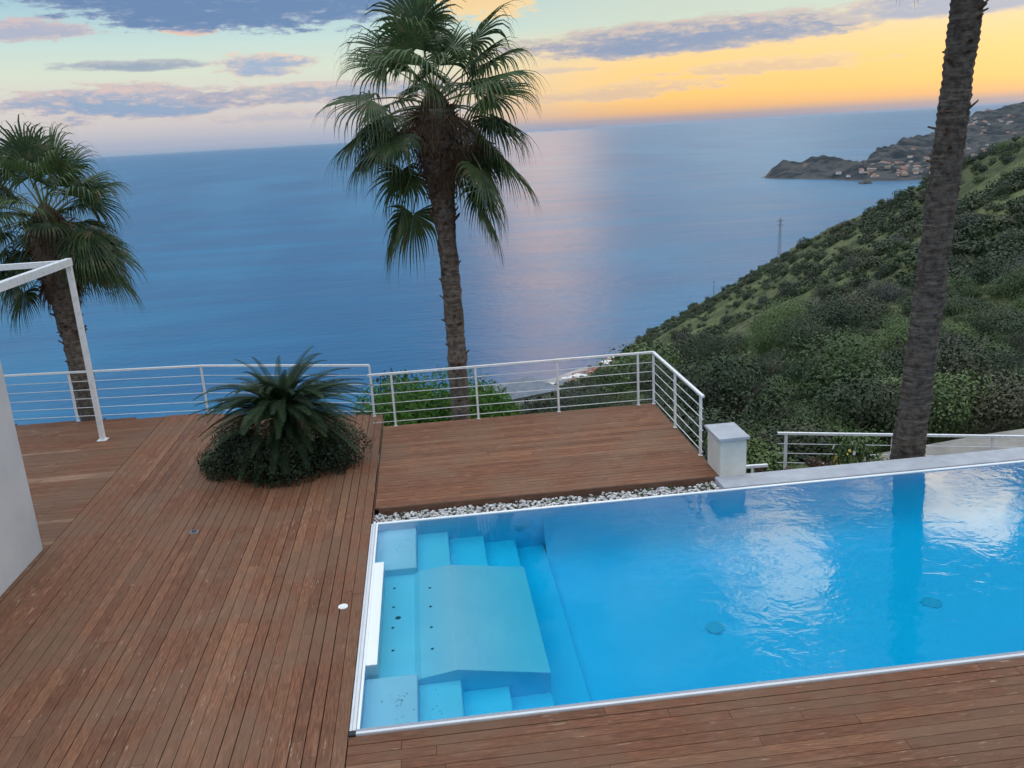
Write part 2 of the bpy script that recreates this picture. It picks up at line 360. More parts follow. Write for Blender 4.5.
c = cloud(c, 32, 5.6, 8, .95, srgb(158, 164, 188), srgb(232, 204, 172), .95, k=.9)
c = cloud(c, 13.5, 2.1, 7.5, .6, srgb(205, 180, 165), srgb(244, 205, 155), .75, tilt=.03, k=1.4)
c = cloud(c, 22, 3.0, 8, .55, srgb(215, 185, 160), srgb(250, 210, 150), .8, k=1.4)
c = cloud(c, 9.6, 3.5, 2.2, .25, srgb(190, 180, 180), srgb(235, 200, 165), .7, k=1.2)
low = c
# the high part of the sky is its own branch, blended in above the low cloud bands
t2 = E.op('SQRT', emax(el, 0) / 90)
hs = [(8, (165, 200, 212)), (14, (.15, .30, .52)), (27, (.16, .31, .53)), (38, HI), (48, (1.48, 1.76, 2.06)), (90, (1.66, 1.90, 2.22))]
c = ramp(t2, sk(hs))
# high clouds out of frame: grey streets plus a few sunlit banks that the pool and sea mirror
nC = nz(vec(X / (emax(Z, .06) + .12), Y / (emax(Z, .06) + .12), 1.7), 1.3, 4, .6)
c = mix(smooth(nC, .46, .66) * smooth(el, 11, 18) * .85, c, (1.46, 1.48, 1.54))
nD = nz(vec(az * .20, el * .26, 4.4), 1.0, 5, .6, .2)
BR = (5.2, 4.1, 2.4)
def bank(cur, a, e, wa, we, col, k=1.7, hi=.7, amp=1):
    m_ = 1 - ((az - a) / wa) * ((az - a) / wa) - ((el - e) / we) * ((el - e) / we) + (nD - .5) * k * 2
    return mix(smooth(m_, 0, hi) * amp, cur, col)
c = bank(c, 22.6, 27.6, 4.8, 3.8, BR, k=2.6, hi=1.1)
c = bank(c, 34.0, 22.8, 4.0, 2.8, (6.8, 5.3, 3.0), k=2.0, hi=1.0)
c = bank(c, 28.0, 23.0, 3.4, 1.3, (4.2, 3.4, 2.2), amp=.75, k=2.2, hi=1.2)
c = bank(c, 20.5, 23.6, 4.2, 1.5, (3.4, 2.8, 1.9), amp=.6, k=2.2, hi=1.2)
c = bank(c, 8.2, 16, 4.2, 4.6, (10.0, 5.6, 2.6), k=1.0)
c = bank(c, 21, 13.5, 9, 2.6, (2.8, 2.75, 2.5), k=1.0)
c = bank(c, -150, 38, 60, 22, (.95, .93, .92), k=1.3, amp=.8)
high = c
def bgn(col):
    b_ = nt.nodes.new('ShaderNodeBackground'); lnk(col, b_.inputs[0]); b_.inputs[1].default_value = 1.0; return b_.outputs[0]
def mixs(f_, a_, b_):
    m_ = nt.nodes.new('ShaderNodeMixShader'); lnk(f_, m_.inputs[0]); nt.links.new(a_, m_.inputs[1]); nt.links.new(b_, m_.inputs[2]); return m_.outputs[0]
shade = mixs(smooth(el, 10.2, 12.5), bgn(low), bgn(high))
shade = mixs(E.op('LESS_THAN', el, -.5), shade, bgn((.10, .14, .20)))
nt.links.new(shade, ad.inputs[0]); nt.links.new(bg2.outputs[0], ad.inputs[1]); nt.links.new(ad.outputs[0], wo.inputs[0])

S.view_settings.view_transform = 'Standard'; S.view_settings.look = 'None'; S.view_settings.gamma = 1; S.view_settings.exposure = 0
cy = S.cycles; cy.max_bounces = 12; cy.transmission_bounces = 8; cy.glossy_bounces = 3; cy.diffuse_bounces = 7; cy.transparent_max_bounces = 8
cy.caustics_refractive = True; cy.caustics_reflective = False; cy.sample_clamp_indirect = 6; cy.use_adaptive_sampling = True; cy.adaptive_threshold = .025; cy.blur_glossy = .5

# ------------------------------------------------------------------ sea
q = MB(); L = 350000
q.add([(-L, -3000, -220), (L, -3000, -220), (L, L, -220), (-L, L, -220)], [(0, 1, 2, 3)])
tag(q.build('sea', M['sea']), 'calm blue evening sea reaching the horizon', kind='structure')

# ------------------------------------------------------------------ terrain
def itp(x, xs, ys): return float(np.interp(x, xs, ys))
AZ = [-60, -20, -6, -3, 0, 3, 5, 8.7, 12, 14.1, 18, 22.8, 27.5, 31.7, 35.7, 42, 52, 70]
ELS = [-24, -22, -20.5, -19.2, -17.9, -17.5, -17.3, -16.5, -15.1, -13.4, -11.25, -8.55, -5.9, -3.75, -1.75, 1.5, 6, 10]
DS = [60, 70, 90, 130, 180, 260, 360, 450, 520, 500, 450, 400, 340, 300, 260, 230, 200, 170]
DSH = [560, 590, 640, 690, 730, 760, 784, 850, 905, 960, 1150, 1500, 2200, 2800, 3000, 3000, 3000, 3000]
NZ = [-7, -6.5, -6, -5.4, -4.8, -4.2, -3.8, -3.2, -2.8, -2.6, -2.5, -2.4, -2.35, -2.3, -2.3, -2.3, -2.2, -1.5]
D0 = 20.0
def terr(a, d, rough=True):
    z0 = itp(a, AZ, NZ); ds = itp(a, AZ, DS); els = itp(a, AZ, ELS); dsh = itp(a, AZ, DSH)
    if d <= D0: return z0
    el0 = math.degrees(math.atan2(z0 - CAM_Z, D0))
    if d <= ds:
        s = math.log(d / D0) / math.log(ds / D0); e_ = el0 + (els - el0) * s; z = CAM_Z + d * math.tan(R(e_))
        fade = 1 - s ** 3
    else:
        zs = CAM_Z + ds * math.tan(R(els)); t_ = min(1, (d - ds) / max(1, dsh - 115 - ds)); z = -217 + (zs + 217) * (1 - t_) ** 2.0; fade = .15 * (1 - t_)
        if d > dsh - 110: z = -217 - 5.5 * min(3, (d - dsh + 110) / 115)
    if rough and d > D0:
        x, y = d * math.sin(R(a)), d * math.cos(R(a))
        k = min(1, (d - D0) / 40)
        z += k * fade * (noise.noise((x / 60, y / 60, 0)) * d * .075 + noise.noise((x / 21, y / 21, 3)) * d * .022) + k * min(1, fade + .1) * noise.noise((x / 5, y / 5, 7)) * .5
    return z
def azd(a, d): return d * math.sin(R(a)), d * math.cos(R(a))
azs = np.concatenate([np.linspace(-60, -6, 28), np.linspace(-5.6, 46, 300), np.linspace(47, 70, 30)])
dd = np.concatenate([np.linspace(8, 20, 4), 20 * (30 ** np.linspace(.01, 1, 230)), np.linspace(605, 1000, 50), np.linspace(1020, 3100, 30)])
V = []
for a in azs:
    for d in dd:
        x, y = azd(a, d); V.append((x, y, terr(a, d)))
n = len(dd); F = [(i * n + j, (i + 1) * n + j, (i + 1) * n + j + 1, i * n + j + 1) for i in range(len(azs) - 1) for j in range(n - 1)]
# beach faces get the sand material
mi = []
for i in range(len(azs) - 1):
    sh = itp(azs[i], AZ, DSH)
    for j in range(n - 1): mi.append(1 if dd[j] > sh - 80 and azs[i] < 20 else 0)
hill = mesh('hill', V, F, [M['hill'], M['beach']], None, True, mi); tag(hill, 'steep green hillside dropping from the terrace to the shore', kind='structure')

# ------------------------------------------------------------------ foliage generators
def leaf_cloud(n_, r, leaf, lobes=9, flat=.75, seed=0, shape=1.6, inner=.35, spread=.62):
    """n_ leaf quads scattered over irregular lobes; returns V,F arrays"""
    g_ = np.random.default_rng(seed)
    cs = g_.normal(size=(lobes, 3)); cs /= np.linalg.norm(cs, axis=1)[:, None]; cs *= (g_.uniform(.25, spread, lobes) * r)[:, None]; cs[:, 2] = np.abs(cs[:, 2]) * flat + r * .12
    rs = g_.uniform(.28, .55, lobes) * r
    k = g_.choice(lobes, n_, p=rs ** 2 / np.sum(rs ** 2))
    u = g_.normal(size=(n_, 3)); u /= np.linalg.norm(u, axis=1)[:, None]
    rad = rs[k] * (1 - inner * g_.random(n_) ** 2) * (1 + .14 * np.sin(u[:, 0] * 9 + k) * np.cos(u[:, 1] * 8 + k))
    C_ = cs[k] + u * rad[:, None] * np.array([1, 1, flat]); C_[:, 2] = np.maximum(C_[:, 2], -.1 * r)
    N_ = u + g_.normal(size=(n_, 3)) * .42; N_[:, 2] += .3; N_ /= np.linalg.norm(N_, axis=1)[:, None]
    T = np.cross(N_, g_.normal(size=(n_, 3))); T /= np.linalg.norm(T, axis=1)[:, None]; B = np.cross(N_, T)
    s = leaf * g_.uniform(.6, 1.4, n_)[:, None]; w_ = s / shape
    V_ = np.stack([C_ - T * s * .5, C_ + B * w_ * .5 + N_ * w_ * .12, C_ + T * s * .5, C_ - B * w_ * .5 + N_ * w_ * .12], 1).reshape(-1, 3)
    return V_, np.arange(n_ * 4).reshape(-1, 4)
def bush_mesh(name, n_, r, leaf, m_, **k):
    V_, F_ = leaf_cloud(n_, r, leaf, **k); me = fast(name, V_, F_); me.materials.append(m_)
    # a few stems inside
    return me
def add_stems(me, r, seed):
    pass
LOD = {}
kinds = ['scrub', 'scrub', 'scrub', 'scrub_light', 'scrub_grey']
for lod, (n_, leaf) in enumerate(((13000, .032), (3600, .058), (1100, .105))):
    LOD[lod] = [bush_mesh('shrub', n_, 1.0, leaf, M[kk], seed=100 + lod * 10 + i, lobes=9 + i * 2) for i, kk in enumerate(kinds)]
# grassy open patches of the slope (azimuth, elevation, half widths), the rest is scrub
GRASS = [(23.3, -12.9, 3.4, 1.3, .42), (19.5, -14.6, 2.0, .9, .42), (27.5, -9.2, 3.0, .5, .5), (32.5, -6.5, 3.2, .45, .5), (35.5, -3.4, 3.2, 1.0, .5), (31, -12.0, 1.8, .8, .3), (15.0, -14.4, 1.4, .35, .5), (12.0, -15.3, 2.0, .3, .3), (38, -7.5, 2, .6, .3), (21, -16.8, 1.6, .5, .3)]
def grassy(a, e):
    v = -.12 + .22 * (noise.noise((a * .9 - e * .5, e * .9, 5)) > .3)
    for ga, ge, wa, we, tl in GRASS:
        v = max(v, 1 - ((a - ga) / wa) ** 2 - ((e - ge - (a - ga) * tl) / we) ** 2)
    return v + noise.noise((a * .6, e * 1.1, 2)) * .7
def slope_point(a, s):
    ds = itp(a, AZ, DS); d = D0 * (ds / D0) ** s; z0 = itp(a, AZ, NZ)
    e = math.degrees(math.atan2(z0 - CAM_Z, D0)); e = e + (itp(a, AZ, ELS) - e) * s; return d, e
placed = []
def try_place(a, s, r, gap, g_ok=.25):
    d, e = slope_point(a, s)
    if d < 26 + r * 2: return None
    if grassy(a, e) > g_ok: return None
    x, y = azd(a, d)
    for (px_, py_, pr) in placed:
        if (px_ - x) ** 2 + (py_ - y) ** 2 < (gap * (pr + r)) ** 2: return None
    placed.append((x, y, r)); return x, y, terr(a, d), d
def put(me, name, x, y, z, r, label, group, cat, sz=None):
    o = bpy.data.objects.new(name, me); COL.objects.link(o); o.location = (x, y, z - r * .08)
    o.scale = (r * random.uniform(.9, 1.15), r * random.uniform(.9, 1.15), r * (sz or random.uniform(.8, 1.25))); o.rotation_euler = (0, 0, random.uniform(0, 6.28)); tag(o, label, cat, group); return o
random.seed(21); cnt = 0; tries = 0
while cnt < 285 and tries < 20000:
    tries += 1; a = random.uniform(1, 43) if random.random() < .9 else random.uniform(-8, 50); s = random.random() ** .62
    r = random.uniform(1.7, 3.3) * (0.9 if s < .35 else random.uniform(1, 1.3)) * (1.0 + .25 * (a < 16))
    h = try_place(a, s, r, .62)
    if not h: continue
    x, y, z, d = h; lod = 0 if d < 75 else (1 if d < 190 else 2); k = random.choice([0, 0, 1, 2, 2, 3, 4] if d > 60 else [0, 1, 2, 3])
    lab = {3: 'light green rounded shrub growing on the hillside scrub slope', 4: 'greyish dry shrub growing on the hillside scrub slope'}.get(k, 'dark green rounded shrub growing on the hillside scrub slope')
    put(LOD[lod][k], 'hillside_shrub', x, y, z, r, lab, {3: 'light green shrubs on the hillside', 4: 'greyish shrubs on the hillside'}.get(k, 'dark green shrubs on the hillside'), 'shrub'); cnt += 1
# low scrub: one mass
Vs = []; Fs = []; nv = 0
lc = [leaf_cloud(420, 1.0, .17, seed=300 + i, lobes=6) for i in range(6)]; lf = [leaf_cloud(1500, 1.0, .085, seed=400 + i, lobes=7) for i in range(4)]
random.seed(5)
def stamp(Lc, x, y, z, r, fz=.8):
    global nv
    V_, F_ = Lc; t_ = random.uniform(0, 6.28); ct, st = math.cos(t_), math.sin(t_)
    W = np.empty_like(V_); W[:, 0] = (V_[:, 0] * ct - V_[:, 1] * st) * r + x; W[:, 1] = (V_[:, 0] * st + V_[:, 1] * ct) * r + y; W[:, 2] = V_[:, 2] * r * fz + z
    Vs.append(W); Fs.append(F_ + nv); nv += len(W)
for i in range(7600):
    a = random.uniform(-8, 45); s = random.random() ** .6; d, e = slope_point(a, s)
    if d < 24 or grassy(a, e) > .12: continue
    x, y = azd(a, d); r = random.choice([.6, .8, 1, 1.5, 2.2]) * random.uniform(.8, 1.25) * (.5 + 1.05 * s)
    if d < 80 and r > .8: r = random.uniform(.5, .9)
    stamp(random.choice(lf if d < 110 else lc), x, y, terr(a, d) - .1, r, random.uniform(.7, 1.15))
for i in range(260):     # the silhouette stays bushy
    a = random.uniform(6, 44); s = random.uniform(.93, 1.0); d, e = slope_point(a, s); x, y = azd(a, d); stamp(random.choice(lc), x, y, terr(a, d) - .2, random.uniform(1.0, 3.0), 1.0)
ms = mesh('scrub_cover', np.concatenate(Vs), np.concatenate(Fs), M['scrub']); tag(ms, 'low dark scrub covering the hillside between the shrubs', kind='stuff')
Vs = []; Fs = []; nv = 0
for i in range(1300):
    a = random.uniform(-2, 45); s = random.random() ** .8; d, e = slope_point(a, s)
    if d < 24 or noise.noise((a * .5, s * 9, 11)) < .02: continue
    x, y = azd(a, d); stamp(random.choice(lf if d < 110 else lc), x, y, terr(a, d) + .1, random.choice([.6, .9, 1.3]) * (.6 + .9 * s), random.uniform(.7, 1.1))
tag(mesh('light_scrub_cover', np.concatenate(Vs), np.concatenate(Fs), M['scrub_light']), 'lighter green low scrub scattered over the hillside', kind='stuff')
# grass tufts
def blades(cx, cy, cz, n_, h, spread, g_):
    b = g_.uniform(-spread, spread, (n_, 2)); hh = h * g_.uniform(.5, 1.2, n_); ln = g_.normal(size=(n_, 2)) * .35 * hh[:, None]; wv = g_.normal(size=(n_, 2)); wv /= np.linalg.norm(wv, axis=1)[:, None]; wv *= (h * .07)
    base_ = np.column_stack([b[:, 0] + cx, b[:, 1] + cy, np.full(n_, cz)])
    V_ = np.stack([base_ - np.column_stack([wv, np.zeros(n_)]), base_ + np.column_stack([wv, np.zeros(n_)]), base_ + np.column_stack([ln, hh])], 1).reshape(-1, 3)
    return V_, np.arange(n_ * 3).reshape(-1, 3)
Vs = []; Fs = []; nv = 0; gg = np.random.default_rng(3)
for i in range(5200):
    a = random.uniform(5, 44); s = random.random() ; d, e = slope_point(a, s)
    if d < 22 or (grassy(a, e) < -.1 and random.random() < .7): continue
    x, y = azd(a, d); V_, F_ = blades(x, y, terr(a, d) - .05, 30,   .35 + d * .0009, .8 + d * .012, gg); Vs.append(V_); Fs.append(F_ + nv); nv += len(V_)
tag(mesh('hillside_grass', np.concatenate(Vs), np.concatenate(Fs), M['grass']), 'yellowish green grass on the open parts of the slope', kind='stuff')

# ------------------------------------------------------------------ decks
def deck(name, poly_x, poly_y, axis, bw=.133, gap=.0065, z=0.0, m_=None, end=None, seed=0, lo=3, hi=6):
    """real boards with gaps; end(t) gives the far end of the board when the edge is slanted"""
    g_ = random.Random(seed); q_ = MB(); a0, a1 = (poly_y if axis == 'x' else poly_x); b0, b1 = (poly_x if axis == 'x' else poly_y)
    n_ = max(1, round((a1 - a0) / bw)); bwid = (a1 - a0) / n_
    for i in range(n_):
        s0 = a0 + i * bwid; s1 = s0 + bwid - gap * g_.choice([.55, .8, 1, 1.5]); lim = b1 if end is None else end((s0 + s1) / 2)
        p0 = b0; first = True
        while p0 < lim - .01:
            ln = g_.uniform(lo, hi) * (g_.random() if first else 1); first = False; p1 = min(lim, p0 + max(ln, .5)); p1 = lim if lim - p1 < .5 else p1; dz = g_.uniform(-.0015, .0015); rn = g_.random()
            if axis == 'x': q_.box(p0, p1 - .003, s0, s1, z - .028, z + dz, rnd=rn, ch=.002)
            else: q_.box(s0, s1, p0, p1 - .003, z - .028, z + dz, rnd=rn, ch=.002)
            p0 = p1
    return q_.build(name, m_)
def back(x): return float(np.interp(x, [-12.5, -8.9, -5.0, -1.1], [19.15, 18.77, 18.36, 17.17]))
tag(deck('deck', (-5.72, -1.078), (-3, 18), 'y', m_=M['wood_y'], end=back, seed=1), 'wide brown timber deck left of the pool', kind='structure')
def side_deck():
    g_ = random.Random(2); q_ = MB(); y = 8.0
    while y < 19.1:
        y1 = y + .133; x0 = -12.5
        # the slanted back edge trims the last boards
        def xr(yy):
            return min(-5.728, float(np.interp(yy, [18.44, 18.77, 19.15], [-5.728, -8.9, -12.5])) if yy > 18.44 else -5.728)
        xe = xr(y1); p0 = x0; 
        while p0 < xe - .1:
            p1 = min(xe, p0 + g_.uniform(1.6, 4)); p1 = xe if xe - p1 < .5 else p1; q_.box(p0, p1 - .003, y, y1 - .006, -.028, g_.uniform(-.0015, .0015), rnd=g_.random(), ch=.002); p0 = p1
        y += .133
    return q_.build('deck', M['wood_x'])
tag(side_deck(), 'timber deck with cross boards under the pergola', kind='structure')
tag(deck('deck', (-1.072, 13.2), (-3, 7.145), 'x', m_=M['wood_x'], seed=3, lo=2.5, hi=5), 'timber deck on the near side of the pool', kind='structure')
tag(deck('deck', (-1.045, 4.38), (12.46, 16.42), 'x', m_=M['wood_far'], z=-.005, seed=4, lo=2, hi=4, bw=.12), 'raised timber deck beyond the pool', kind='structure')
# structure under the decks
q = MB()
q.box(-12.4, -1.16, -3, 16.9, -.35, -.05); q.box(-12.4, -5.2, 16.91, 18.2, -.35, -.051); q.box(-1.155, 13.1, -3, 7.08, -.35, -.05); q.box(-1.02, 4.33, 12.52, 16.36, -.45, -.05)
tag(q.build('deck_base', M['joist']), 'dark joists and shadow under the deck boards', kind='structure')
q = MB(); q.box(-12.2, -1.2, -3, 16.6, -9, -.36); q.box(-1.19, 13, -3, 7.0, -9, -.36); q.box(-1.1, 4.2, 12.0, 16.0, -9, -.46)
tag(q.build('terrace_base', M['render']), 'rendered retaining base under the terrace', kind='structure')
fa = thing('deck_fascia', 'dark brown timber fascia along the front edge of the deck beyond the pool', 'fascia board', (0, 12.44, -.15))
q = MB(); q.box(-.99, 4.38, 0, .018, .0, .142, ch=.003); q.build('front_board', M['fascia'], fa)
q = MB(); q.box(4.384, 4.402, 0, 3.98, .0, .142, ch=.003); q.build('side_board', M['fascia'], fa)
q = MB(); q.box(-1.074, -1.058, -.42, 4.55, .045, .118, ch=.003); q.build('side_board', M['fascia'], fa)

# ------------------------------------------------------------------ pool
pool = thing('swimming_pool', 'long pale blue swimming pool with underwater steps and spa lounger', 'swimming pool', (0, 0, 0))
X0, X1, Y0, Y1 = -.99, 12.6, 7.23, 11.90; FZ = -1.5
box('pool_floor', (X0 - .2, X1 + .2, Y0 - .2, Y1 + .2, FZ - .2, FZ), M['liner'], pool)
box('pool_wall', (X0, X1, Y0 - .08, Y0, FZ, -.025), M['liner'], pool); box('pool_wall', (X0, X1, Y1, Y1 + .035, FZ, -.03), M['liner'], pool)
box('pool_wall', (X0 - .09, X0, Y0 - .08, Y1 + .035, FZ, -.026), M['liner'], pool); box('pool_wall', (X1, X1 + .1, Y0 - .08, Y1 + .035, FZ, -.026), M['liner'], pool)
E0 = .001
for (ya, yb) in ((Y0 + E0, 8.27), (10.67, Y1 - E0)):
    xs = [X0 + E0, -.43, .03, .55, 1.02]
    for i, z in enumerate((-.27, -.52, -.78, -1.03)):
        box('step', (xs[i], xs[i + 1] + (0.0), ya, yb, FZ + .001, z), M['liner'], pool, ch=.012)
box('step', (1.022, 1.46, Y0 + E0, Y1 - E0, FZ + .001, -1.33), M['liner'], pool, ch=.012)
q = MB(); cv = [(Y1 - .001, -.42)] + [(Y1 - .001 - .62 * (1 - math.cos(t_)), -.42 - 1.079 * math.sin(t_)) for t_ in [math.pi / 2 * k / 8 for k in range(1, 9)]]
V = [(x, y, z) for x in (1.462, X1 - .001) for y, z in cv]; nc = len(cv); q.add(V, [(i, i + 1, i + 1 + nc, i + nc) for i in range(nc - 1)]); q.build('cove', M['liner'], pool, True)  # curved fillet added so the dark far wall band catches more light
q = MB(); pr = [(X0 + E0, -.46), (-.47, -.46), (-.40, -.40), (.0, -.29), (1.019, -.60), (1.019, FZ + .001), (X0 + E0, FZ + .001)]
ya, yb = 8.271, 10.669; npz = len(pr); V = [(x, ya, z) for x, z in pr] + [(x, yb, z) for x, z in pr]
q.add(V, [tuple(range(npz))[::1], tuple(range(npz, 2 * npz))[::-1]] + [(i, i + npz, (i + 1) % npz + npz, (i + 1) % npz) for i in range(npz)])
lo_ = q.build('spa_lounger', M['liner'], pool)
for i, (x, y, z, r) in enumerate([(-.73, 10.33, -.46, .018), (-.73, 9.86, -.46, .018), (-.67, 9.6, -.46, .036), (-.73, 9.39, -.46, .018), (-.72, 8.91, -.46, .018)] + [(-.265, yy, -.363, .018) for yy in (10.16, 9.7, 9.23, 8.78)]):
    q = MB(); q.disc((x, y, z + .001), r, .006, 14); q.build('jet', M['jet'], lo_)
box('headrest', (X0 + .001, -.855, 8.32, 10.69, -.45, -.019), M['white_plastic'], pool, ch=.006)
for x, y in ((3.29, 9.45), (6.15, 9.4), (9.2, 9.4)):
    q = MB(); q.disc((x, y, FZ + .001), .12, .03, 24); q.build('pool_lamp', M['lightlens'], pool)
q = MB(); q.tube([(1.12, Y1 - .001, -.62), (1.12, Y1 - .03, -.62)], .10, 24); q.build('pool_lamp', M['lightlens'], pool)
# rims: left and near edges are a two-tone aluminium profile, the far edge a slim white lip
box('rim', (-1.043, -1.010, Y0 - .03, Y1 + .02, -.10, .022), M['profile'], pool, ch=.004)
box('rim_channel', (-1.072, -1.046, Y0 - .03, Y1 - .02, -.10, .008), M['profile'], pool, ch=.003)
box('rim', (-1.007, -.978, Y0 + .0, Y1 - .0, -.035, -.002), M['white_plastic'], pool, ch=.003)
box('rim', (-1.008, X1, Y0 - .036, Y0 - .012, -.10, .010), M['profile_grey'], pool, ch=.003)
box('rim', (-1.008, X1, Y0 - .078, Y0 - .044, -.10, .016), M['profile'], pool, ch=.004)
box('rim', (-1.008, X1, Y0 - .009, Y0 + .004, -.035, .006), M['profile_grey'], pool, ch=.002)
box('corner_piece', (-1.072, -1.012, Y0 - .10, Y0 - .034, -.08, .026), M['black'], pool, ch=.006)
box('rim', (-1.008, X1, Y1 - .004, Y1 + .048, -.06, -.012), M['white_plastic'], pool, ch=.004)
wt = box('pool_water', (X0 - .015, X1 + .015, Y0 - .008, Y1 + .006, FZ - .02, -.028), M['water']); tag(wt, 'clear turquoise pool water with ripples', kind='structure')
# debris lying on the steps
q = MB(); random.seed(9)
for cx, cy_, z, n_, sp_ in ((-.62, 7.85, -.268, 22, .16), (-.55, 7.6, -.268, 8, .2), (-.25, 7.9, -.518, 9, .25), (-.7, 11.2, -.268, 9, .25), (.5, 8.9, -.44, 4, .3), (5.2, 8.2, FZ + .002, 5, 1.2), (1.3, 7.9, -1.238, 3, .3)):
    for _ in range(n_):
        x = cx + random.gauss(0, sp_ * .5); y = cy_ + random.gauss(0, sp_ * .6); r = random.uniform(.003, .0075)
        if x < -1 or y < 7.26: continue
        q.box(x - r, x + r, y - r * .6, y + r * .6, z, z + .003)
tag(q.build('leaf_litter', M['black']), 'small dark leaf debris lying on the pool steps', kind='stuff')

# ------------------------------------------------------------------ pebble strip, ledge, pillar
box_ = box('gravel_bed', (-1.08, 4.3, Y1 + .05, 12.5, -.6, -.13), M['soil']); tag(box_, 'soil bed under the pebbles', kind='structure')
ico = bmesh.new(); bmesh.ops.create_icosphere(ico, subdivisions=2, radius=1); iv = np.array([v.co[:] for v in ico.verts]); ifc = np.array([[v.index for v in f_.verts] for f_ in ico.faces]); ico.free()
Vs = []; Fs = []; nv = 0; g_ = np.random.default_rng(12)
for i in range(1500):
    x = g_.uniform(-1.05, 4.28); y = Y1 + .06 + (12.44 - Y1 - .08) * g_.random(); 
    if g_.random() < .35 * (y - 12) / .4: continue
    r = g_.uniform(.014, .034); sc = np.array([r * g_.uniform(.8, 1.5), r * g_.uniform(.7, 1.1), r * g_.uniform(.55, .8)]); t_ = g_.uniform(0, 6.28)
    W = iv * sc * (1 + .12 * np.sin(iv * 3 + i)); W = np.column_stack([W[:, 0] * math.cos(t_) - W[:, 1] * math.sin(t_) + x, W[:, 0] * math.sin(t_) + W[:, 1] * math.cos(t_) + y, W[:, 2] - .125 + sc[2] * .6 + g_.uniform(0, .02)])
    Vs.append(W); Fs.append(ifc + nv); nv += len(iv)
tag(mesh('gravel', np.concatenate(Vs), np.concatenate(Fs), M['pebble'], None, True), 'pale pebbles filling the strip between pool and deck', kind='stuff')
def tufts(name, spots, label, m_='scrub_light', leaf=.03):
    Vs = []; Fs = []; nv_ = 0
    for i, (x, y, z, r) in enumerate(spots):
        V_, F_ = leaf_cloud(int(90 * max(.4, r / .06)), 1, leaf / r, seed=i + 40, lobes=5); Vs.append(V_ * r + np.array([x, y, z])); Fs.append(F_ + nv_); nv_ += len(V_)
    o = mesh(name, np.concatenate(Vs), np.concatenate(Fs), M[m_]); return o
random.seed(31)
sp1 = [(random.choice([.1, .3, 1.75, 1.8, 2.5, 3.2, 3.9, 3.6, 4.1]) + random.gauss(0, .06), random.uniform(12.0, 12.38), -.11, random.uniform(.025, .06)) for _ in range(26)] + [(random.uniform(4.3, 12.4), 11.975 + random.uniform(0, .03), -.09, random.uniform(.02, .045)) for _ in range(90)]
tag(tufts('weeds', sp1, ''), 'small green weeds between the pebbles and along the ledge', kind='stuff')
led = box('stone_ledge', (4.30, 13.4, 12.0, 12.46, -.6, -.012), M['slab'], None, ch=.01); tag(led, 'long pale stone ledge running behind the far pool edge', 'ledge')
pil = thing('garden_pillar', 'short cream rendered pillar with white stone cap beside the deck railing', 'pillar', (4.59, 12.72, 0))
box('pillar_body', (-.21, .21, -.31, .31, -.6, .60), M['cream'], pil, ch=.004); box('pillar_cap', (-.25, .25, -.36, .36, .602, .645), M['slab'], pil, ch=.006)

# ------------------------------------------------------------------ railings
def railing(name, label, pts, posts, h=1.07, ext=(0, 0), rods=(.865, .675, .48, .285, .10), z=0, rod_r=.0075):
    """pts: corner points of the run (x,y); posts: list of (x,y)"""
    root = thing(name, label, 'railing', (posts[0][0], posts[0][1], z)); ox, oy = posts[0]
    for (x, y) in posts:
        q_ = MB(); q_.box(x - ox - .02, x - ox + .02, y - oy - .02, y - oy + .02, .0, h - .018, ch=.002); q_.box(x - ox - .032, x - ox + .032, y - oy - .032, y - oy + .032, .0, .006); q_.build('post', M['paint'], root)
    for i in range(len(pts) - 1):
        a = (pts[i][0] - ox, pts[i][1] - oy); b = (pts[i + 1][0] - ox, pts[i + 1][1] - oy); eps = .0015 * i
        q_ = MB(); q_.bar((a[0], a[1], h + eps), (b[0], b[1], h + eps), .055, .035); q_.build('top_rail', M['paint'], root)
        for rz in rods:
            q_ = MB(); q_.tube([(a[0], a[1], rz), (b[0], b[1], rz)], rod_r, 8); q_.build('rod', M['paint'], root, True)
    return root
railing('deck_railing', 'white metal railing with thin rods around the deck beyond the pool', [(-1.25, 16.36), (4.37, 16.36), (4.37, 13.25)], [(-.80, 16.36), (.83, 16.36), (2.44, 16.36), (4.06, 16.36), (4.37, 16.34), (4.37, 14.85), (4.37, 13.37)])
railing('terrace_railing', 'white metal railing with thin rods at the sea edge left of the cycad', [(-12.3, 19.05), (-8.87, 18.74), (-4.81, 18.25), (-1.25, 17.12)], [(-11, 18.93), (-7.61, 18.59), (-4.81, 18.25), (-1.25, 17.12)])
def seg(ax, ay, az_, bx, by, bz): pass
fr_ = thing('garden_fence', 'low white metal fence between the right palm trunk and the scrub', 'fence', (7.06, 16.4, -1.95))
dirv = Vector((11.45 - 7.06, 15.0 - 16.4, 0)); dn = dirv.normalized()
q = MB(); q.bar(-dn * .05 + Vector((0, 0, 1.05)), dn * 7.4 + Vector((0, 0, 1.05)), .06, .045); q.build('top_rail', M['paint'], fr_)
for rz in (.82, .61, .40, .19):
    q = MB(); q.tube([-dn * .03 + Vector((0, 0, rz)), dn * 7.4 + Vector((0, 0, rz))], .009, 8); q.build('rod', M['paint'], fr_, True)
for k in (.12, 2.2, 4.05, 6.6):
    q = MB(); c_ = dn * k; q.box(c_.x - .025, c_.x + .025, c_.y - .025, c_.y + .025, -.1, 1.03, ch=.003); q.build('post', M['paint'], fr_)
hb = thing('handrail', 'short low white handrail just behind the cream pillar', 'handrail', (5.22, 13.9, -1.92))
q = MB(); q.bar((-.3, 0, 1.42), (.55, 0, 1.40), .06, .045); q.build('top_rail', M['paint'], hb)
for x in (-.2, .27):
    q = MB(); q.box(x - .02, x + .02, -.02, .02, -.6, 1.38); q.build('post', M['paint'], hb)

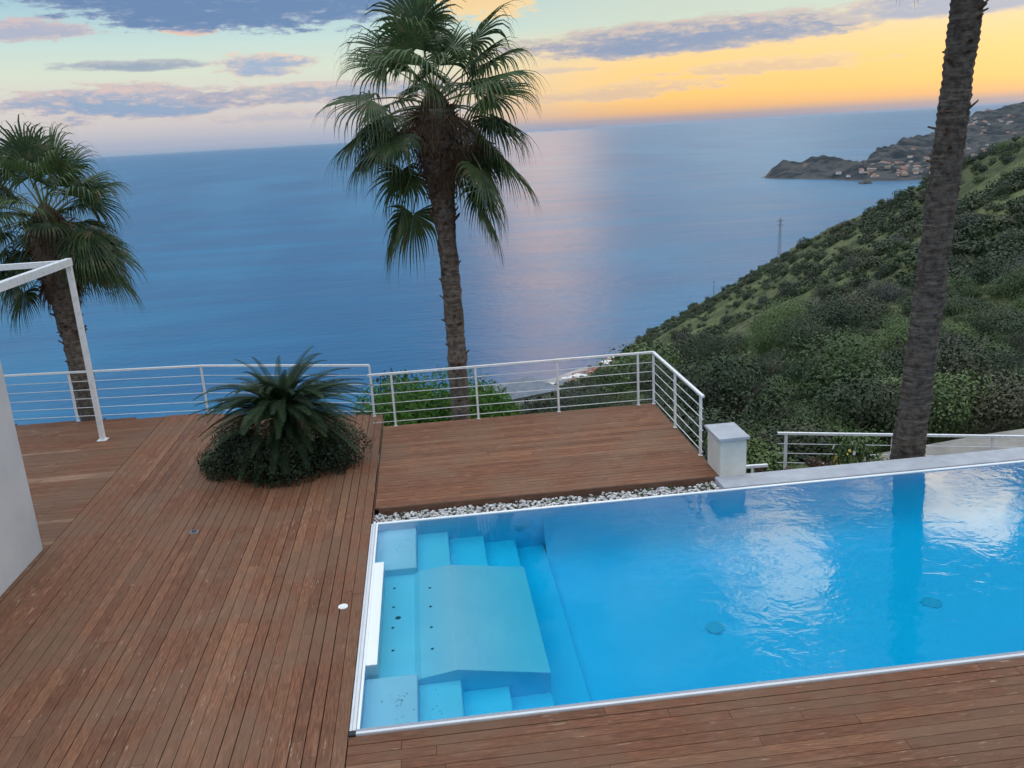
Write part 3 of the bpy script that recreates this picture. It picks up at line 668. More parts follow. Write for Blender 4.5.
# ------------------------------------------------------------------ house and pergola
hs = thing('white_house', 'white rendered house wall at the left edge of the deck', 'house', (-9.1, 6.5, 0))
box('wall', (-3.3, 3.3, -8, 5.62, -.3, 3.35), M['render'], hs, ch=.004)
box('roof', (-3.38, 3.34, -8.05, 5.66, 3.352, 3.45), M['slab'], hs, ch=.006)
box('door', (3.301, 3.34, -3.2, -2.2, 0, 2.2), M['window'], hs)
pg = thing('pergola', 'white metal pergola frame over the side deck beside the left palm', 'pergola', (-6.6, 17.1, 0))
for x in (0, -5.2):
    q = MB(); q.box(x - .045, x + .045, -.045, .045, 0, 3.46, ch=.004); q.box(x - .09, x + .09, -.09, .09, 0, .012); q.build('post', M['paint'], pg)
q = MB(); q.box(-.055, .055, -5.0, .06, 3.462, 3.60, ch=.004); q.build('beam', M['paint'], pg)
q = MB(); q.box(-5.26, -.057, -.05, .05, 3.464, 3.57, ch=.004); q.build('beam', M['paint'], pg)
q = MB(); q.box(-5.31, -5.2, -5.0, -.052, 3.462, 3.60, ch=.004); q.build('beam', M['paint'], pg)
# small deck fittings
cap = thing('deck_cap', 'small round white cap set in the deck beside the pool rim', 'cover', (-1.31, 9.57, 0))  # plain round white cap, purpose unknown
q = MB(); q.disc((0, 0, .001), .058, .012, 28); q.build('lid', M['white_plastic'], cap)
q = MB(); q.tube([(0, 0, .014), (0, 0, .017)], [.036, .034], 24); q.build('button', M['paint'], cap)
dr = thing('floor_socket', 'small grey square socket cover set in the left deck boards', 'socket cover', (-3.69, 12.21, 0))
q = MB(); q.box(-.06, .06, -.06, .06, .001, .008, ch=.003); q.build('plate', M['roof_grey'], dr); q = MB(); q.box(-.035, .035, -.035, .035, .0085, .014, ch=.002); q.build('cover', M['black'], dr)

# ------------------------------------------------------------------ palms
def frond_mesh(pitch, seed, dry=False, Lp=1.1, Lb=1.12):
    g_ = random.Random(seed); Lp *= 1 + (.4 if pitch < -20 and not dry else .2 if pitch < 0 and not dry else 0); q_ = MB(); p_ = Vector((0, 0, 0)); d_ = Vector((math.cos(R(pitch)), 0, math.sin(R(pitch)))); pts = [p_.copy()]
    sag = .10 if pitch > 20 else .16
    for i in range(6):
        d_ = (d_ + Vector((0, 0, -sag))).normalized(); p_ = p_ + d_ * Lp / 6; pts.append(p_.copy())
    q_.tube(pts, [.028, .022, .018, .015, .013, .012, .012], 5, mi=1)
    hub = pts[-1]; side = Vector((0, 1, 0)); up_ = side.cross(d_) * -1
    twist = g_.uniform(-.35, .35); side = (side * math.cos(twist) + up_ * math.sin(twist)).normalized()
    ns = 42; amax = R(118)
    for k in range(ns):
        a = -amax + 2 * amax * (k + .5) / ns; L_ = Lb * (.62 + .38 * math.cos(a * .62)) * g_.uniform(.82, 1.1)
        dir_ = (d_ * math.cos(a) + side * math.sin(a)).normalized(); wd = (side * math.cos(a) - d_ * math.sin(a)).normalized()
        nrm = dir_.cross(wd).normalized()
        if nrm.dot(up_) < 0: nrm = -nrm
        dir_ = (dir_ - nrm * .16 * abs(math.sin(a)) + nrm * .10).normalized()
        q0 = hub + dir_ * .02; steps = 8; half = amax / ns; rows = []; cur = q0.copy(); dd_ = dir_.copy(); dist = .02
        split = .40 * Lb + g_.uniform(-.08, .06)
        dr_ = g_.uniform(.8, 1.9)
        for i in range(steps + 1):
            t_ = i / steps; wdt = min(dist * half * 1.08, split * half * 1.08)
            if dist > split: wdt *= max(0.03, 1 - ((dist - split) / (L_ - split + .01)) ** 1.1)
            rows.append((cur - wd * wdt, cur - nrm * wdt * .55, cur + wd * wdt))
            gk = (.02 + .95 * max(0, t_ - .28) ** 1.2 * (1.0 if not dry else 1.7)) * dr_ * (1.5 if t_ > .6 else 1)
            dd_ = (dd_ + Vector((0, 0, -gk))).normalized(); cur = cur + dd_ * L_ / steps; dist += L_ / steps
        V_ = [v for r_ in rows for v in r_]; F_ = []
        for i in range(steps):
            b_ = i * 3; F_ += [(b_, b_ + 1, b_ + 4, b_ + 3), (b_ + 1, b_ + 2, b_ + 5, b_ + 4)]
        q_.add(V_, F_)
        if g_.random() < .35 and not dry:      # hanging threads
            e_ = rows[-1][1]; q_.add([e_, e_ + wd * .006, e_ + Vector((g_.uniform(-.03, .03), 0, -g_.uniform(.08, .22)))], [(0, 1, 2)])
    me = bpy.data.meshes.new('frond'); me.from_pydata([tuple(v) for v in q_.V], [], q_.F)
    me.materials.append(M['palm_dry' if dry else 'palm_leaf']); me.materials.append(M['petiole' if not dry else 'palm_dry']); me.polygons.foreach_set('material_index', q_.mi); return me
PITCH = [82, 66, 50, 34, 18, 2, -16, -34, -52, -66]
FR = {p_: [frond_mesh(p_, 10 * i + j) for j in range(2)] for i, p_ in enumerate(PITCH)}
DRY = [frond_mesh(p_, 77 + i, True, .55, .85) for i, p_ in enumerate((-58, -70, -80))]
def trunk_mesh(h0, h1, prof, lean, ringy, stubs, seed, name='trunk', parent=None):
    """prof: [(z, radius)], lean(z)->(x,y)"""
    g_ = random.Random(seed); q_ = MB(); n_ = 30; nz_ = int((h1 - h0) / .035); zs = np.linspace(h0, h1, nz_); V_ = []; F_ = []
    for i, z in enumerate(zs):
        r = float(np.interp(z, [p_[0] for p_ in prof], [p_[1] for p_ in prof])); cx, cy_ = lean(z)
        for k in range(n_):
            t_ = 2 * math.pi * k / n_; 
            if ringy: dr_ = .028 * ((z * 9 + .25 * math.sin(2 * t_ + z * 2) + .3 * noise.noise((math.cos(t_), math.sin(t_), z))) % 1) - .006 + .03 * noise.noise((math.cos(t_) * 1.3, math.sin(t_) * 1.3, z * 1.8))
            else:
                u_ = (t_ / (2 * math.pi) * 9 + z * 4.2) % 1; v_ = (t_ / (2 * math.pi) * 9 - z * 4.2) % 1
                dr_ = .055 * max(abs(u_ - .5), abs(v_ - .5)) * (r / .22) + .035 * noise.noise((math.cos(t_) * 2, math.sin(t_) * 2, z * 4))
            dr_ += .012 * noise.noise((math.cos(t_) * 6, math.sin(t_) * 6, z * 12))
            V_.append((cx + (r + dr_) * math.cos(t_), cy_ + (r + dr_) * math.sin(t_), z))
    for i in range(nz_ - 1):
        for k in range(n_): F_.append((i * n_ + k, i * n_ + (k + 1) % n_, (i + 1) * n_ + (k + 1) % n_, (i + 1) * n_ + k))
    F_.append(tuple(range(n_))[::-1]); F_.append(tuple((nz_ - 1) * n_ + k for k in range(n_)))
    q_.add(V_, F_)
    for (za, zb, cnt_, ln) in stubs:
        for _ in range(cnt_):
            z = g_.uniform(za, zb); t_ = g_.uniform(0, 6.28); r = float(np.interp(z, [p_[0] for p_ in prof], [p_[1] for p_ in prof])); cx, cy_ = lean(z); L_ = ln * g_.uniform(.5, 1.3)
            o_ = Vector((math.cos(t_), math.sin(t_), 0)); s_ = Vector((-math.sin(t_), math.cos(t_), 0)); a = Vector((cx, cy_, z)) + o_ * (r - .03); w_ = g_.uniform(.035, .07); e_ = a + o_ * (L_ * .75 + .03) + Vector((0, 0, L_ * g_.uniform(.2, 1.0))) + s_ * g_.uniform(-.03, .03)
            th = Vector((0, 0, .022)); q_.add([a - s_ * w_ - th, a + s_ * w_ - th, a + s_ * w_ + th, a - s_ * w_ + th, e_ - s_ * w_ * .55 - th * .5, e_ + s_ * w_ * .35 - th * .6, e_ + s_ * w_ * .5 + th * .4, e_ - s_ * w_ * .4 + th * .6],
                [(0, 1, 2, 3), (7, 6, 5, 4), (0, 4, 5, 1), (1, 5, 6, 2), (2, 6, 7, 3), (3, 7, 4, 0)], 1)
    o = q_.build(name, [M['bark_dark' if ringy else 'bark'], M['boot']], parent); o.data.polygons.foreach_set('use_smooth', [m_ == 0 for m_ in q_.mi]); return o
def palm(label, loc, zb, zc, prof, lean, ringy, stubs, fr, dry, seed, scale=1.0, fruit=0):
    root = thing('palm_tree', label, 'palm tree', loc); g_ = random.Random(seed)
    trunk_mesh(zb, zc, prof, lean, ringy, stubs, seed, parent=root); cx, cy_ = lean(zc)
    for (ring_p, cnt_, dz) in fr:
        off = g_.uniform(0, 6.28)
        for k in range(cnt_):
            ang = off + 6.283 * k / cnt_ + g_.uniform(-.5, .5)
            if abs(math.sin(ang) + 1) < (.8 if ring_p < 0 else .42) and ring_p < 25: ang = g_.choice([-.3, 3.45]) + g_.uniform(-.35, .35)      # the trunk shows between the hanging leaves
            me = g_.choice(FR[ring_p]); o = bpy.data.objects.new('frond', me); o.location = (cx, cy_, zc + dz); sc = scale * g_.uniform(.8, 1.14); o.scale = (sc,) * 3
            o.rotation_euler = (g_.uniform(-.22, .22), g_.uniform(-.2, .2), ang); link(o, root)
    for k in range(dry):
        o = bpy.data.objects.new('dry_frond', g_.choice(DRY)); o.location = (cx, cy_, zc - g_.uniform(.0, .8)); sc = scale * g_.uniform(.8, 1.1); o.scale = (sc,) * 3; o.rotation_euler = (g_.uniform(-.15, .15), g_.uniform(-.15, .1), 6.283 * k / dry + g_.uniform(-.3, .3)); link(o, root)
    for k in range(fruit):      # fine twiggy fruit stalks hanging under the crown
        q_ = MB(); t_ = g_.uniform(0, 6.28); p_ = Vector((cx, cy_, zc - .1)); d_ = Vector((math.cos(t_), math.sin(t_), .35)).normalized(); pts = [p_.copy()]
        for i in range(7): d_ = (d_ + Vector((0, 0, -.26))).normalized(); p_ = p_ + d_ * .17; pts.append(p_.copy())
        q_.tube(pts, .010, 4)
        for i in range(90):
            b_ = pts[g_.randint(3, 7)] + Vector((g_.gauss(0, .06), g_.gauss(0, .06), g_.gauss(0, .05))); e_ = b_ + Vector((g_.gauss(0, .12), g_.gauss(0, .12), -abs(g_.gauss(.1, .12)))); s_ = Vector((.006, .006, 0)); q_.add([b_, b_ + s_, e_ + s_, e_], [(0, 1, 2, 3)])
            q_.add([e_ + Vector((-.012, 0, 0)), e_ + Vector((.012, 0, .004)), e_ + Vector((0, .01, .022)), e_ + Vector((0, 0, -.014))], [(0, 1, 2), (0, 3, 1)])
        q_.build('fruit_stalk', M['palm_dry'], root)
    q_ = MB(); rr = float(np.interp(zc, [p_[0] for p_ in prof], [p_[1] for p_ in prof]))     # fibrous heart
    q_.tube([(cx, cy_, zc - .25), (cx, cy_, zc - .05), (cx, cy_, zc + .2), (cx, cy_, zc + .45)], [rr * .98, rr * 1.02, rr * .7, rr * .15], 20); q_.build('crown_heart', M['fibre'], root, True)
    return root
CR = [(82, 3, .25), (66, 5, .2), (50, 6, .12), (34, 7, .05), (18, 7, 0), (2, 6, -.08), (-16, 5, -.15), (-34, 5, -.22), (-52, 4, -.3)]
palm('tall fan palm with ragged crown standing behind the middle deck railing', (.57, 19.0, 0), -5.5, 5.95,
     [(-5.5, .24), (-1, .195), (3.3, .185), (3.9, .22), (4.3, .25), (4.8, .33), (5.3, .40), (5.95, .36)], lambda z: (-.008 * max(z, 0) + .02 * math.sin(z * .9), 0), False,
     [(4.9, 5.95, 110, .20), (3.6, 5.0, 70, .14), (3.45, 3.8, 12, .24), (-2, 3.4, 26, .11)],
     [(82, 3, .25), (66, 4, .2), (50, 6, .12), (34, 7, .05), (18, 7, 0), (2, 7, -.08), (-16, 3, -.15), (-34, 2, -.22), (-52, 3, -.3)], 4, 5, 1.19, 20)
palm('stout fan palm behind the pergola post at the left sea edge', (-7.9, 20.0, 0), -7, 4.05,
     [(-7, .3), (-1, .20), (1.5, .21), (2.4, .27), (3.2, .37), (4.05, .42)], lambda z: (-.02 * max(z, 0), 0), False,
     [(3.0, 4.05, 90, .20), (1.5, 3.2, 45, .13), (-2, 1.6, 18, .12)],
     [(82, 3, .25), (66, 5, .2), (50, 7, .12), (34, 8, .05), (18, 8, 0), (2, 8, -.08), (-16, 5, -.15), (-34, 2, -.22)], 5, 11, 1.02, 9)
palm('ringed bare palm trunk leaning right behind the far pool ledge', (7.86, 13.0, 0), -2.6, 10.2,
     [(-2.6, .33), (-.6, .262), (1, .235), (3, .218), (6, .205), (8, .205), (9.4, .36), (10.2, .36)], lambda z: (.056 * z, 0), True,
     [(9.0, 10.2, 60, .25), (4.6, 8.8, 40, .13), (2.5, 5.4, 8, .08)], CR, 12, 23, 1.1, 0)
# curled dead leaf shreds on the right trunk
# ------------------------------------------------------------------ cycad and its underplanting
def cyc_leaf(pitch, seed, L_=1.55):
    g_ = random.Random(seed); q_ = MB(); p_ = Vector((0, 0, 0)); d_ = Vector((math.cos(R(pitch)), 0, math.sin(R(pitch)))); pts = [p_.copy()]; ds_ = [d_.copy()]; n_ = 22
    for i in range(n_):
        d_ = (d_ + Vector((0, 0, (-.042 - .05 * i / n_) if pitch > 40 else (-.016 - .04 * i / n_)))).normalized(); p_ = p_ + d_ * L_ / n_; pts.append(p_.copy()); ds_.append(d_.copy())
    q_.tube(pts, [.012 - .0004 * i for i in range(n_ + 1)], 4)
    for i in range(64):
        t_ = .12 + .87 * i / 64; f_ = t_ * n_; j = min(int(f_), n_ - 1); b_ = pts[j].lerp(pts[j + 1], f_ - j); dd_ = ds_[j]; up_ = Vector((0, 1, 0)).cross(dd_) * -1
        ll = .18 * min(1, (t_ + .05) * 3) * (1 - .75 * max(0, t_ - .55) / .45)
        for s_ in (-1, 1):
            o_ = (Vector((0, s_, 0)) * .86 + dd_ * .62 + up_ * .38 + Vector((0, 0, g_.uniform(-.08, .04)))).normalized(); w_ = dd_ * .0062
            m_ = b_ + o_ * ll * .55; e_ = b_ + o_ * ll + Vector((0, 0, -.02)); q_.add([b_ - w_, b_ + w_, m_ + w_, m_ - w_, e_], [(0, 1, 2, 3), (3, 2, 4)])
    me = bpy.data.meshes.new('frond'); me.from_pydata([tuple(v) for v in q_.V], [], q_.F); me.materials.append(M['cycad_leaf']); return me
cyp = [75, 58, 42, 28, 14, 2, -14, -30, -48]; CM = {p_: [cyc_leaf(p_, i * 3 + j) for j in range(2)] for i, p_ in enumerate(cyp)}
cyc = thing('cycad', 'large dark green cycad with arching feathery leaves on the deck', 'cycad', (-2.62, 14.75, 0)); g_ = random.Random(4)
q = MB(); V = []; 
q.tube([(0, 0, -.05), (0, 0, .4), (0, 0, .8), (0, 0, .95)], [.2, .22, .2, .08], 16); q.build('trunk', M['fibre'], cyc, True)
for p_, cnt_ in ((75, 7), (58, 13), (42, 18), (28, 20), (14, 18), (2, 11), (-14, 7), (-30, 4)):
    off = g_.uniform(0, 6.28)
    for k in range(cnt_):
        o = bpy.data.objects.new('frond', g_.choice(CM[p_])); sc = g_.uniform(.82, 1.06) * (.72 if p_ > 60 else .82 if p_ > 50 else (.93 if p_ > 40 else 1.0)); o.scale = (sc,) * 3; t_ = off + 6.283 * k / cnt_ + g_.uniform(-.2, .2)
        o.location = (.08 * math.cos(t_), .08 * math.sin(t_), 1.0 + g_.uniform(-.1, .1)); o.rotation_euler = (g_.uniform(-.15, .15), g_.uniform(-.08, .08), t_); link(o, cyc)
Vm = []; Fm = []; nvm = 0
for k in range(85):
    src = g_.choice(CM[g_.choice([58, 42, 28, 14, 2, -14])]); W = np.array([v.co[:] for v in src.vertices]) * g_.uniform(.7, 1.0)
    mt = Matrix.Translation((0, 0, 1.0 + g_.uniform(-.12, .1))) @ Matrix.Rotation(g_.uniform(0, 6.28), 4, 'Z') @ Matrix.Rotation(g_.uniform(-.2, .2), 4, 'X')
    A_ = np.array(mt); W = W @ A_[:3, :3].T + A_[:3, 3]; Vm.append(W); Fm += [[i + nvm for i in p_.vertices] for p_ in src.polygons]; nvm += len(W)
tag(mesh('leaf_rosette', np.concatenate(Vm), Fm, M['cycad_leaf'], cyc), 'dense inner leaves of the cycad', kind='stuff')
def shrub(name, label, cat, loc, r, n_, leaf, m_, seed, sc=(1, 1, 1), group=None, lobes=9, extra=None, spread=.62, flat=.75):
    root = thing(name, label, cat, loc, 0, group); V_, F_ = leaf_cloud(n_, r, leaf, seed=seed, lobes=lobes, spread=spread, flat=flat); V_ = V_ * np.array(sc)
    mesh('foliage', V_, F_, M[m_], root)
    g_ = random.Random(seed); q_ = MB()
    for k in range(9):
        t_ = g_.uniform(0, 6.28); e_ = Vector((math.cos(t_) * r * .55 * sc[0], math.sin(t_) * r * .55 * sc[1], r * .6 * sc[2])); q_.tube([(0, 0, -.05), e_ * .5 + Vector((0, 0, .04)), e_], [.02 * r + .006, .014 * r + .004, .005], 5)
    q_.build('stem', M['twig'], root); 
    if extra:
        mm, cnt_, lf_ = extra; V_, F_ = leaf_cloud(cnt_, r * 1.03, lf_, seed=seed, lobes=lobes, shape=1.1, inner=.05, spread=spread, flat=flat); mesh('flower', V_ * np.array(sc), F_, M[mm], root)
    return root
US = 'low dark bushes around the foot of the cycad'
shrub('low_bush', 'dark leafy bush at the foot of the cycad, on its pool side', 'bush', (-1.95, 14.6, 0), .88, 9500, .045, 'dark_shrub', 51, (1.0, .85, 1.0), US, 14, spread=.8)
shrub('low_bush', 'dark leafy bush at the foot of the cycad, on the house side', 'bush', (-3.5, 14.8, 0), .78, 8500, .045, 'dark_shrub', 52, (1, .9, 1.15), US, 14, spread=.8)
shrub('low_bush', 'dark leafy bush in front of the cycad, nearest the camera', 'bush', (-2.9, 14.25, 0), .85, 9000, .045, 'dark_shrub', 53, (1.15, .8, 1.15), US, 14, spread=.8)
# sprawling twigs
# ------------------------------------------------------------------ plants beyond the decks
shrub('climbing_shrub', 'bright green leafy climber behind the railing beside the middle palm', 'shrub', (-.1, 20.6, -1.75), 2.3, 9000, .11, 'vine', 61, (.85, .5, .95), lobes=14)
shrub('climbing_shrub', 'bright green leafy climber right of the middle palm trunk', 'shrub', (1.2, 21.2, -1.75), 1.5, 4500, .11, 'vine', 62, (.8, .5, 1.1), lobes=10)
shrub('dark_bush', 'dark bush behind the railing corner next to the cycad', 'bush', (-1.75, 22.5, -3.6), 1.8, 6000, .10, 'dark_shrub', 63, (.8, .6, 1.55), lobes=9)
shrub('dark_bush', 'dark spiky bush rising above the bright climber', 'bush', (-1.05, 24.5, -3.9), 1.6, 5000, .11, 'scrub', 64, (.7, .6, 2.1), lobes=8)
random.seed(77)
GP = 'leafy garden plants behind the white fence'
pl = [(7.0, 18.4, 1.5, 'scrub_light'), (8.3, 18.9, 1.7, 'scrub'), (9.6, 19.2, 1.6, 'scrub_light'), (11.0, 19.9, 1.8, 'scrub'), (12.6, 20.2, 2.0, 'scrub_light'), (14.4, 20.0, 1.8, 'scrub'), (5.6, 18.0, 1.4, 'scrub'), (4.4, 19.5, 1.6, 'scrub'), (6.4, 20.6, 1.9, 'scrub'), (11.4, 22.5, 2.4, 'scrub_light'), (14.5, 22.5, 2.6, 'scrub'), (8.2, 22.5, 2.2, 'scrub'), (3.0, 20.5, 1.5, 'scrub'), (16.6, 20.4, 1.8, 'scrub_light')]
where = ['behind the left end of the white fence', 'behind the white fence, second from its left end', 'behind the white fence just left of the palm trunk', 'right behind the ringed palm trunk', 'behind the path right of the ringed palm trunk', 'behind the path near the picture edge', 'between the cream pillar and the fence', 'behind the cream pillar', 'downhill behind the cream pillar', 'uphill behind the ringed palm trunk', 'uphill beyond the path', 'in the second row behind the fence', 'beyond the side railing of the deck', 'beyond the far right end of the path']
for i, (x, y, r, mm) in enumerate(pl):
    shrub('garden_shrub', ('light green' if mm == 'scrub_light' else 'dark green') + ' shrub ' + where[i], 'shrub', (x, y, -2.75 if x < 11 else -2.4), r, 5200, .10, mm, 200 + i, (1, .8, .85 + .2 * random.random()), GP, 10)
FL = [(7.9, 15.2, .48, 'yellow', 'yellow flowering plant in front of the white fence'), (8.55, 15.0, .42, 'yellow', 'yellow flowering plant close to the ringed palm trunk'), (8.3, 15.6, .5, 'blossom', 'white flowering plant against the white fence'), (6.9, 15.0, .38, 'red_leaf', 'reddish dry plant left below the white fence'), (6.1, 14.2, .36, 'red_leaf', 'reddish dry plant between pillar and fence')]
for i, (x, y, r, mm, lb) in enumerate(FL):
    shrub('flowering_plant', lb, 'plant', (x, y, -1.75), r, 1500, .07, 'scrub_light' if i < 3 else 'palm_dry', 300 + i, (1, 1, 2.3 if i < 3 else 2.0), 'small plants behind the ledge', 7, (mm, 90, .06))
lit = [(random.uniform(5.1, 8.3), random.uniform(13.2, 15.8), random.uniform(-1.75, -1.35) + .0, random.uniform(.12, .3)) for _ in range(60)]
tag(tufts('leaf_litter', lit, '', 'palm_dry', .06), 'dry brown leaves and twigs behind the ledge', kind='stuff')
q = MB(); q.box(4.9, 13.2, 12.5, 16.9, -2.5, -1.95); tag(q.build('planting_bed', M['soil']), 'soil bed behind the ledge', kind='structure')
q = MB(); V = [(8.75, 15.0, -1.90), (13.9, 14.0, -1.90), (19.5, 15.5, -1.8), (18.6, 18.2, -1.8), (12.6, 17.75, -1.90), (9.48, 17.17, -1.90)]
V = V + [(x, y, z - .4) for x, y, z in V]; q.add(V, [(0, 1, 2, 3, 4, 5), (11, 10, 9, 8, 7, 6)] + [(i, i + 6, (i + 1) % 6 + 6, (i + 1) % 6) for i in range(6)])
tag(q.build('path', M['concrete']), 'pale concrete path behind the fence right of the palm', kind='structure')

# ------------------------------------------------------------------ things on the slope and shore
def gable(w_, l_, h_, rh, wall, roof, nw=2):
    q_ = MB(); q_.box(-w_ / 2, w_ / 2, -l_ / 2, l_ / 2, -3, h_, 0)
    o = .4; q_.add([(-w_ / 2 - o, -l_ / 2 - o, h_ + .01), (w_ / 2 + o, -l_ / 2 - o, h_ + .01), (w_ / 2 + o, l_ / 2 + o, h_ + .01), (-w_ / 2 - o, l_ / 2 + o, h_ + .01), (0, -l_ / 2 - o, h_ + rh), (0, l_ / 2 + o, h_ + rh)], [(0, 1, 4), (2, 3, 5), (1, 2, 5, 4), (3, 0, 4, 5), (3, 2, 1, 0)], 1)
    for fl in range(max(1, int(h_ // 3))):
        for s_ in (-1, 1):
            for k in range(nw):
                x = -w_ / 2 + (k + .5) * w_ / nw; q_.box(x - .5, x + .5, s_ * l_ / 2 - .04, s_ * l_ / 2 + .04, fl * 3 + 1, fl * 3 + 2.4, 2)
            for k in range(nw + 1):
                y = -l_ / 2 + (k + .5) * l_ / (nw + 1); q_.box(s_ * w_ / 2 - .04, s_ * w_ / 2 + .04, y - .5, y + .5, fl * 3 + 1, fl * 3 + 2.4, 2)
    me = bpy.data.meshes.new('house'); me.from_pydata(q_.V, [], q_.F)
    for mm in (wall, roof, M['window']): me.materials.append(mm)
    me.polygons.foreach_set('material_index', q_.mi); return me
H = [gable(8, 11, 6, 2, M['wall_white'], M['roof_red']), gable(9, 12, 5, .3, M['wall_white'], M['wall_white']), gable(8, 10, 6, 2, M['wall_pink'], M['roof_red']), gable(10, 16, 9, .3, M['wall_ochre'], M['wall_white'], 3), gable(9, 13, 6, 2.2, M['wall_white'], M['roof_grey'])]
names_ = ['white house with red tiled roof', 'flat roofed white house', 'pink house with red roof', 'ochre block of flats', 'white house with grey roof']
random.seed(14)
for i in range(70):
    a = random.uniform(5.0, 12.6); sh = itp(a, AZ, DSH); d = sh - random.uniform(75, 135); x, y = azd(a, d); k = random.choice([0, 0, 1, 1, 2, 3, 4])
    o = bpy.data.objects.new('shore_house', H[k]); COL.objects.link(o); o.location = (x, y, terr(a, d, False)); o.rotation_euler = (0, 0, random.uniform(0, 3)); o.scale = (random.uniform(.6, .95),) * 3
    tag(o, names_[k] + ' in the village along the distant beach', 'house', 'houses of the beach village, ' + names_[k])
# the grey roofed house below the deck
gx, gy = azd(5.9, 170); gh = thing('villa', 'villa with wide grey hipped roof on the slope below the railing', 'house', (gx, gy, CAM_Z - 170 * math.tan(R(15.75)) - 4.7), R(20))
box('wall', (-6, 6, -4.5, 4.5, -8, 2.4), M['wall_white'], gh)
q = MB(); q.add([(-7, -5.5, 2.41), (7, -5.5, 2.41), (7, 5.5, 2.41), (-7, 5.5, 2.41), (-2, 0, 4.7), (2, 0, 4.7)], [(0, 1, 5, 4), (1, 2, 5), (2, 3, 4, 5), (3, 0, 4), (3, 2, 1, 0)]); q.build('roof', M['roof_grey'], gh)
for x in (-4, -1, 2, 5):
    q = MB(); q.box(x - .5, x + .5, -4.53, -4.47, .2, 1.6); q.build('window', M['window'], gh)
for k, (a_, d_, r_) in enumerate([(3.4, 120, 2.6), (4.6, 128, 2.8), (5.9, 132, 3.0), (7.2, 135, 2.8), (8.6, 140, 3.0), (2.2, 115, 2.4)]):
    x, y = azd(a_, d_); put(LOD[1][k % 3], 'hillside_shrub', x, y, CAM_Z - d_ * math.tan(R(16.9 if k < 5 else 17.6)) - r_ * 1.1, r_, 'dark green rounded shrub on the slope right below the grey roofed villa', 'dark green shrubs below the villa', 'shrub')
# lattice mast
def mast(name, a, d, h_, wb, label, el_base):
    x, y = azd(a, d); z = terr(a, d) - .5; root = thing(name, label, 'mast', (x, y, z)); q_ = MB(); n_ = 9; wt_ = wb * .35
    for i in range(n_):
        z0, z1 = h_ * i / n_, h_ * (i + 1) / n_; w0 = wb + (wt_ - wb) * i / n_; w1 = wb + (wt_ - wb) * (i + 1) / n_
        for sx, sy in ((-1, -1), (1, -1), (1, 1), (-1, 1)):
            q_.bar((sx * w0, sy * w0, z0), (sx * w1, sy * w1, z1), .09, .09); q_.bar((sx * w0, sy * w0, z0), (-sy * w1, sx * w1, z1), .05, .05); q_.bar((sx * w0, sy * w0, z0), (-sy * w0, sx * w0, z0 + .01), .08, .08)
    q_.build('lattice', M['steel'], root)
    for zz, ww in ((.93, 1.9), (.83, 1.5)):
        q_ = MB(); q_.bar((-ww, 0, h_ * zz), (ww, 0, h_ * zz), .16, .16); q_.bar((-ww, 0, h_ * zz), (0, 0, h_ * zz + .7), .07, .07); q_.bar((ww, 0, h_ * zz), (0, 0, h_ * zz + .7), .07, .07); q_.build('crossarm', M['steel'], root)
mast('lattice_mast', 22.9, 402, 17.5, .62, 'tall steel lattice mast standing on the ridge against the sea', 0)
def pole(a, d, h_):
    x, y = azd(a, d); r_ = thing('utility_pole', 'thin wooden utility pole on the lower ridge against the sea', 'pole', (x, y, terr(a, d) - .5)); q_ = MB(); q_.tube([(0, 0, 0), (0, 0, h_)], [.16, .11], 8); q_.build('shaft', M['twig'], r_); q_ = MB(); q_.bar((-.8, 0, h_ - .5), (.8, 0, h_ - .5), .12, .12); q_.build('crossarm', M['twig'], r_)
pole(18.9, 440, 8)
def rockm(name, x, y, z, sx, sy, sz, label, seed, m_='rock'):
    W = iv.copy(); o = mesh(name, np.array([v * (1 + .35 * noise.noise(Vector(v) * 1.7 + Vector((seed, 0, 0)))) for v in iv]) * np.array([sx, sy, sz]), ifc, M[m_], None, False); o.location = (x, y, z); tag(o, label, 'rock'); return o
for (px_a, s_, r_, lb) in ((24.9, .62, 1.5, 'pale boulder on the grassy slope below the bare shrub'), (31.5, .55, 1.3, 'pale boulder on the slope right of the ringed palm trunk'), (29.0, .83, 1.5, 'pale boulder high on the slope beside the palm trunk')):
    d, e = slope_point(px_a, s_); x, y = azd(px_a, d); rockm('boulder', x, y, terr(px_a, d) + .2, r_, r_ * .8, r_ * 1.1, lb, px_a)
# bare shrub
d, e = slope_point(25.3, .66); x, y = azd(25.3, d); bs = thing('bare_shrub', 'leafless pale shrub on the grassy slope', 'shrub', (x, y, terr(25.3, d))); q = MB(); g_ = random.Random(2)
def branch(p_, d_, L_, r_, dep):
    e_ = p_ + d_ * L_; q.tube([p_, (p_ + e_) / 2 + Vector((g_.gauss(0, .05), g_.gauss(0, .05), 0)) * L_, e_], [r_, r_ * .8, r_ * .6], 4)
    if dep:
        for _ in range(3): branch(e_, (d_ + Vector((g_.gauss(0, .5), g_.gauss(0, .5), g_.gauss(0, .3)))).normalized(), L_ * .7, r_ * .6, dep - 1)
for _ in range(5): branch(Vector((0, 0, 0)), Vector((g_.gauss(0, .5), g_.gauss(0, .5), 1)).normalized(), 1.1, .07, 3)
q.build('branches', M['rock'], bs)

